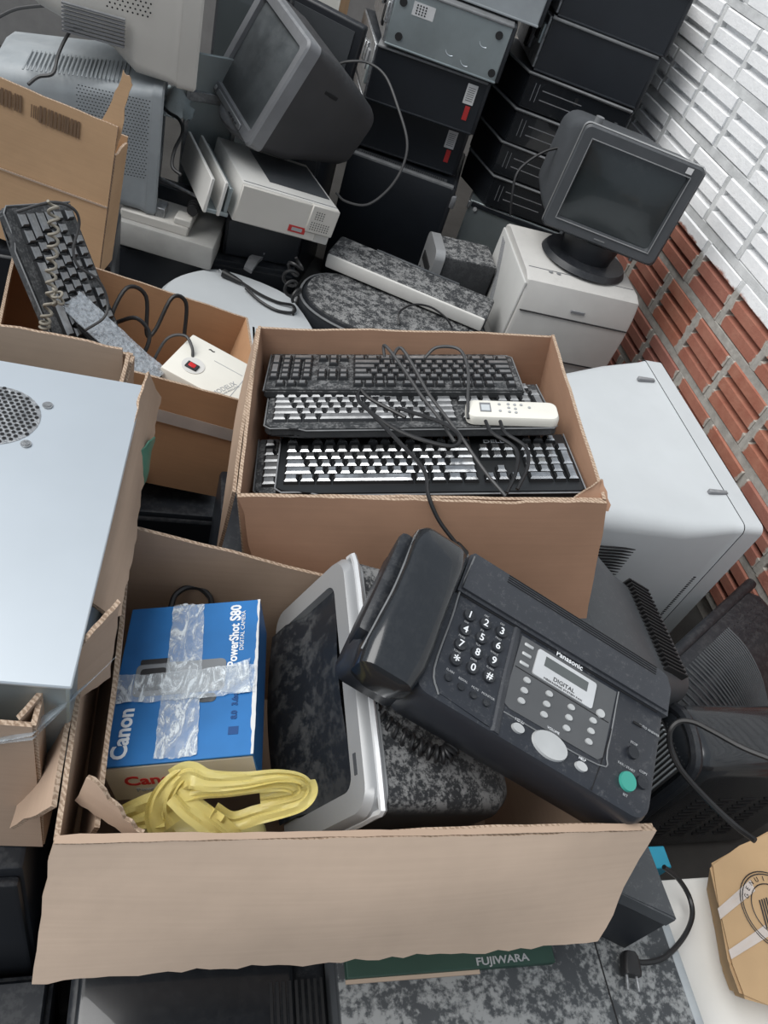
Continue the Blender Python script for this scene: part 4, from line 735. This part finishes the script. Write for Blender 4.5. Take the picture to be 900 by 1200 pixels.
new('body',loft(BM(),[E(.0,.30,.155),E(.30,.320,.175),E(.37,.320,.175),E(.392,.310,.165)]),'black',t); new('lid',loft(BM(),[E(.388,.307,.163),E(.398,.303,.160),E(.403,.290,.148)]),'dusty',t)
bm=BM(); tube(bm,E(.385,.321,.176)+[E(.385,.321,.176)[0]],.004,5,0); new('rim',bm,'lip',t); new('latch',b1((-.325,-.04,.35),(.01,.03,.012),.003,1),'silver',t)
t=thing('scanner','scanner with a white front band and dusty grey top behind the oval one','scanner',(.765,2.225,0),(0,0,-25.5))
bm=BM(); box(bm,(0,0,.434),(.56,.15,.050),.010,3); new('body',bm,'dusty',t); new('front_band',b1((0,-.073,.433),(.55,.014,.046),.006,2),'white',t); new('lid_hinge',b1((0,.07,.46),(.3,.01,.006),.002,1),'dgrey',t)
t=thing('speaker_tower','small black tower with a grey slatted front beside the printer','computer',(.985,2.405,0),(0,0,-3))
new('body',b1((.0,0,.247),(.20,.158,.495),.008,2),'dusty',t); bm=BM(); loft(bm,[[(x,yy,zz) for yy,zz in rrect(.17,.51,.03,4,0,.25)] for x in (-.125,-.105,-.09)]); new('front_bezel',bm,'silver',t)
for k in range(4): new('front_slat',b1((-.126,0,.42-.06*k),(.006,.12,.035),.003,1),'dark',t)
for i,P in enumerate([[(338,318),(334,330),(338,345),(348,352)],[(345,312),(340,325),(345,342),(352,350)],[(352,310),(348,322),(350,338)]]): pass
cable('coiled_cable','black cable coil tucked behind the left end of the oval scanner',helix([at(352,306,2.32),at(342,318,2.32),at(340,335,2.30),at(350,350,2.28)],.02,4,12),.005)
cable('scanner_cable','thin cable arching on the dusty lid of the oval scanner',[atz(468,380,.41),atz(468,366,.43),atz(484,357,.44),atz(505,360,.44),atz(522,372,.43),atz(530,384,.41)],.0035,'cable')
# ------------------------------------------------------------------ lower right and bottom
t=thing('dusty_printer','flat grey printer top covered in patchy dust at the bottom of the picture','printer',(.582,.215,0))
new('body',b1((0,0,.225),(.552,.40,.45),.01,2),'dgrey',t); dm=mat('patchy_dust_lid',(.045,.05,.055),.7,dust=.8,dcol=(.30,.31,.31),dscale=90,dthr=.48); MT['patch']=dm
new('lid',b1((0,0,.459),(.556,.404,.018),.004,2),'patch',t); new('lid_seam',b1((.135,0,.4685),(.002,.4,.001)),'dark',t); new('side_trim',b1((.272,0,.452),(.016,.404,.036),.004,2),'bluegrey',t); 
bm=BM(); tube(bm,[(-.255+.010*math.cos(u),-.075+.010*math.sin(u),.474) for u in [i*2*PI/16 for i in range(17)]],.004,6,0); new('hinge_ring',bm,'mgrey',t)
t=thing('flat_box','thin dark green box lettered FUJIWARA under the front flap','box',(.475,.258,.4685),(0,0,-1)); new('box_body',b1((0,0,.007),(.32,.055,.014),.001,1),'green',t); text('FUJIWARA',.014,'greyink',t,(.075,-.019,.0145),(0,0,1),bold=.0003,sx=1.3); new('paper_edge',b1((-.06,-.030,.003),(.20,.005,.004)),'card_pale',t)
t=thing('black_case','black box-shaped case beside the right end of the front carton','computer case',(.68,.34,.47))
bm=BM(); P=[(-.085,-.01),(-.01,-.05),(.088,-.103),(.084,.023),(.06,.10),(-.085,.10)]; prism(bm,[(x*.97,y*.97) for x,y in P],0,.118); new('case_body',bm,'black',t); bm=BM(); prism(bm,P,.118,.150); bmesh.ops.bevel(bm,geom=[e for e in bm.edges],offset=.003,segments=2,affect='EDGES'); new('case_lid',bm,'dgrey',t)
t=thing('white_appliance','white appliance top edge between the dusty printer and the stamped carton','appliance',(1.10,.16,0)); new('body',b1((0,0,.20),(.40,.37,.40),.01,2),'lgrey',t); new('top_panel',b1((0,0,.410),(.41,.38,.02),.006,2),'white',t)
t=thing('stamped_carton','worn brown carton piece with a round black stamp at the lower right edge','carton',(1.060,.25,.421))
P=[(-.097,.10),(-.02,.125),(.064,.152),(.17,.12),(.18,-.10),(.05,-.16),(-.09,-.112),(-.137,-.097),(-.136,-.05),(-.112,.034)]
bm=BM(); loft(bm,[[((x+.02)*.82,y*.82,0) for x,y in P],[(x,y,.075) for x,y in P]]); bmesh.ops.bevel(bm,geom=list(bm.edges),offset=.006,segments=2,affect='EDGES'); new('carton_body',bm,'card_bag',t)
new('tape_strip',sheet(BM(),(-.121,.012,.0765),(-.118,.028,.0765),(-.03,.068,.0765),(-.03,.050,.0765),t=.001,nu=4,nv=10,bulge=.001,seed=2,edge=False),'tapep',t); new('tape_strip',sheet(BM(),(-.130,-.045,.0765),(-.128,-.032,.0765),(-.04,-.002,.0765),(-.04,-.018,.0765),t=.001,nu=4,nv=10,bulge=.001,seed=3,edge=False),'tapep',t)
sp=Vector((-.008,.018,.0768))
for r_ in (.062,.058,.042):
    bm=BM(); tube(bm,[sp+Vector((r_*math.cos(u),r_*math.sin(u),0)) for u in [i*2*PI/40 for i in range(41)]],.0009,4,0); new('stamp_ring',bm,'ink',t)
for i,ch in enumerate('GENUINE   GENUINE     '):
    a=R(150-i*360/22); text(ch,.011,'ink',t,sp+Vector((.050*math.cos(a),.050*math.sin(a),0)),(0,0,math.degrees(a)-90),name='stamp_letter')
for k in range(7): new('stamp_bar',b1(sp+Vector((-.026+.005*k,-.004,.0)),(.0022,.05-.002*abs(k-3),.0006),rot=(0,0,-12)),'ink',t)
bm=BM(); cyl(bm,sp+Vector((.022,-.004,0)),.017,.0008,20); new('stamp_disc',bm,'green',t)
tag(new('blue_carton',b1((.95,.40,.19),(.05,.04,.38),.002,1),'cyan'),'narrow bright blue box showing behind the black case','box')
p=atz(738,1128,.485); q_=atz(742,1160,.485); d=(q_-p).normalized(); s_=Vector((-d.y,d.x,0))
t=thing('mains_plug','black two-pin mains plug lying on the dusty printer lid','plug',p); bm=BM(); loft(bm,[[(d*l+s_*x+Vector((0,0,z))) for x,z in rrect(w_,.020,.006,3)] for l,w_ in ((-.014,.018),(-.008,.026),(.012,.030),(.018,.028))]); new('plug_grip',bm,'cable',t)
for k in (-1,1): new('prong',tube(BM(),[d*.018+s_*.008*k,d*.038+s_*.009*k],.0024,7,0),'galvd',t)
cable('mains_cable','black mains cable curving from the plug around the black case',[atz(735,1120,.482),atz(752,1128,.480),atz(778,1122,.48),atz(800,1100,.47),atz(811,1075,.46),atz(808,1052,.46),atz(795,1030,.48),atz(778,1016,.50)],.0042)
cable('mains_cable','thick black cable crossing the slotted black monitor',[at(905,890,1.25),at(870,876,1.27),at(835,857,1.30),at(812,846,1.32),at(795,846,1.33),at(785,858,1.33),at(787,880,1.33),at(800,905,1.31),at(830,938,1.28),at(862,968,1.25),at(885,985,1.22)],.005)
t=thing('black_device','black plastic device under the left half of the front flap','appliance',(.13,.25,0)); new('body',b1((0,0,.20),(.35,.42,.40),.012,3),'black',t); new('lid',b1((-.02,0,.405),(.29,.40,.03),.010,3),'blackg',t); 
bm=BM()
for k in range(9): box(bm,(.09+.009*k,-.05,.4205),(.004,.10,.002))
stuff(new('vents',bm,'dark',t))
new('lid_ridge',b1((-.05,-.06,.421),(.17,.006,.004),.001,1),'dgrey',t)
tag(new('cardboard_scrap',sheet(BM(),(.07,.10,.425),(.17,.10,.425),(.17,.165,.426),(.07,.165,.426),t=.004,nu=8,nv=4,jag=(.003,.003,.003,.003),seed=77),'card_pale',m2='edge') if False else card('cardboard_scrap',None,(.065,.09,.424),(.17,.09,.424),(.17,.172,.425),(.065,.172,.425),'card_pale',nu=8,nv=4,jag=(.003,.003,.003,.003),seed=77),'scrap of pale cardboard at the bottom edge on the black device','cardboard')
t=thing('computer_case','black computer case carrying the torn pale carton at left','computer case',(-.30,.64,0)); new('case_body',b1((0,0,.327),(.40,.60,.654),.008,2),'blackcase',t); new('front_bezel',b1((0,-.306,.32),(.39,.014,.63),.006,2),'black',t)
t=thing('dark_case','low black case on the floor below the left carton','computer case',(-.25,.20,0)); new('case_body',b1((0,0,.14),(.36,.24,.28),.01,2),'black',t); new('case_lid',b1((0,0,.285),(.34,.22,.012),.004,1),'blackcase',t)
# supports seen in the gaps
for nm,lab,c,s in (('computer_case','black computer case under the brown keyboard carton',(.37,.94,.0),(.48,.34,.575)),('computer_case','black computer case carrying the orange-brown carton',(-.06,1.27,.0),(.50,.34,.445)),('computer_case','black computer case under the ochre carton',(-.31,1.88,.0),(.36,.28,.60)),('computer_case','black computer case under the grey perforated monitor',(-.31,2.46,.0),(.26,.36,.47))):
    t=thing(nm,lab,'computer case',c); new('case_body',b1((0,0,s[2]/2),s,.008,2),'blackcase',t); new('front_bezel',b1((0,-s[1]/2-.005,s[2]/2),(s[0]*.96,.012,s[2]*.96),.005,1),'black',t)
# loose cables at the back
cable('monitor_cable','dark cable arching from the charcoal monitor over the black towers',[at(394,76,2.35),at(410,72,2.33),at(432,74,2.33),at(452,90,2.33),at(466,125,2.33),at(477,165,2.34),at(472,195,2.36),at(455,222,2.38),at(430,240,2.40),at(405,236,2.42),at(394,226,2.44)],.004,'cableg')
cable('monitor_cable','black cable curving behind the flat black monitor past the desktop computers',[at(662,172,2.45),at(640,177,2.45),at(618,190,2.45),at(605,205,2.45),at(600,230,2.47),at(598,252,2.5)],.0045)
cable('monitor_cable','dark cable draped across the grey perforated monitor',[at(100,33,2.02),at(86,34,2.02),at(77,45,2.0),at(68,65,1.99),at(62,86,1.98),at(45,90,1.98),at(33,99,1.97)],.0045,'cableg')
cable('monitor_cable','dark cable along the top edge above the grey monitor',[at(-5,22,2.1),at(15,12,2.1),at(35,8,2.1),at(75,5,2.1),at(110,2,2.1)],.0045,'cableg')
cable('monitor_cable','short black cable among the scrap left of the charcoal monitor',[at(188,122,2.25),at(198,132,2.25),at(210,140,2.25),at(214,155,2.22),at(205,175,2.2),at(202,195,2.2),at(212,205,2.2)],.005)
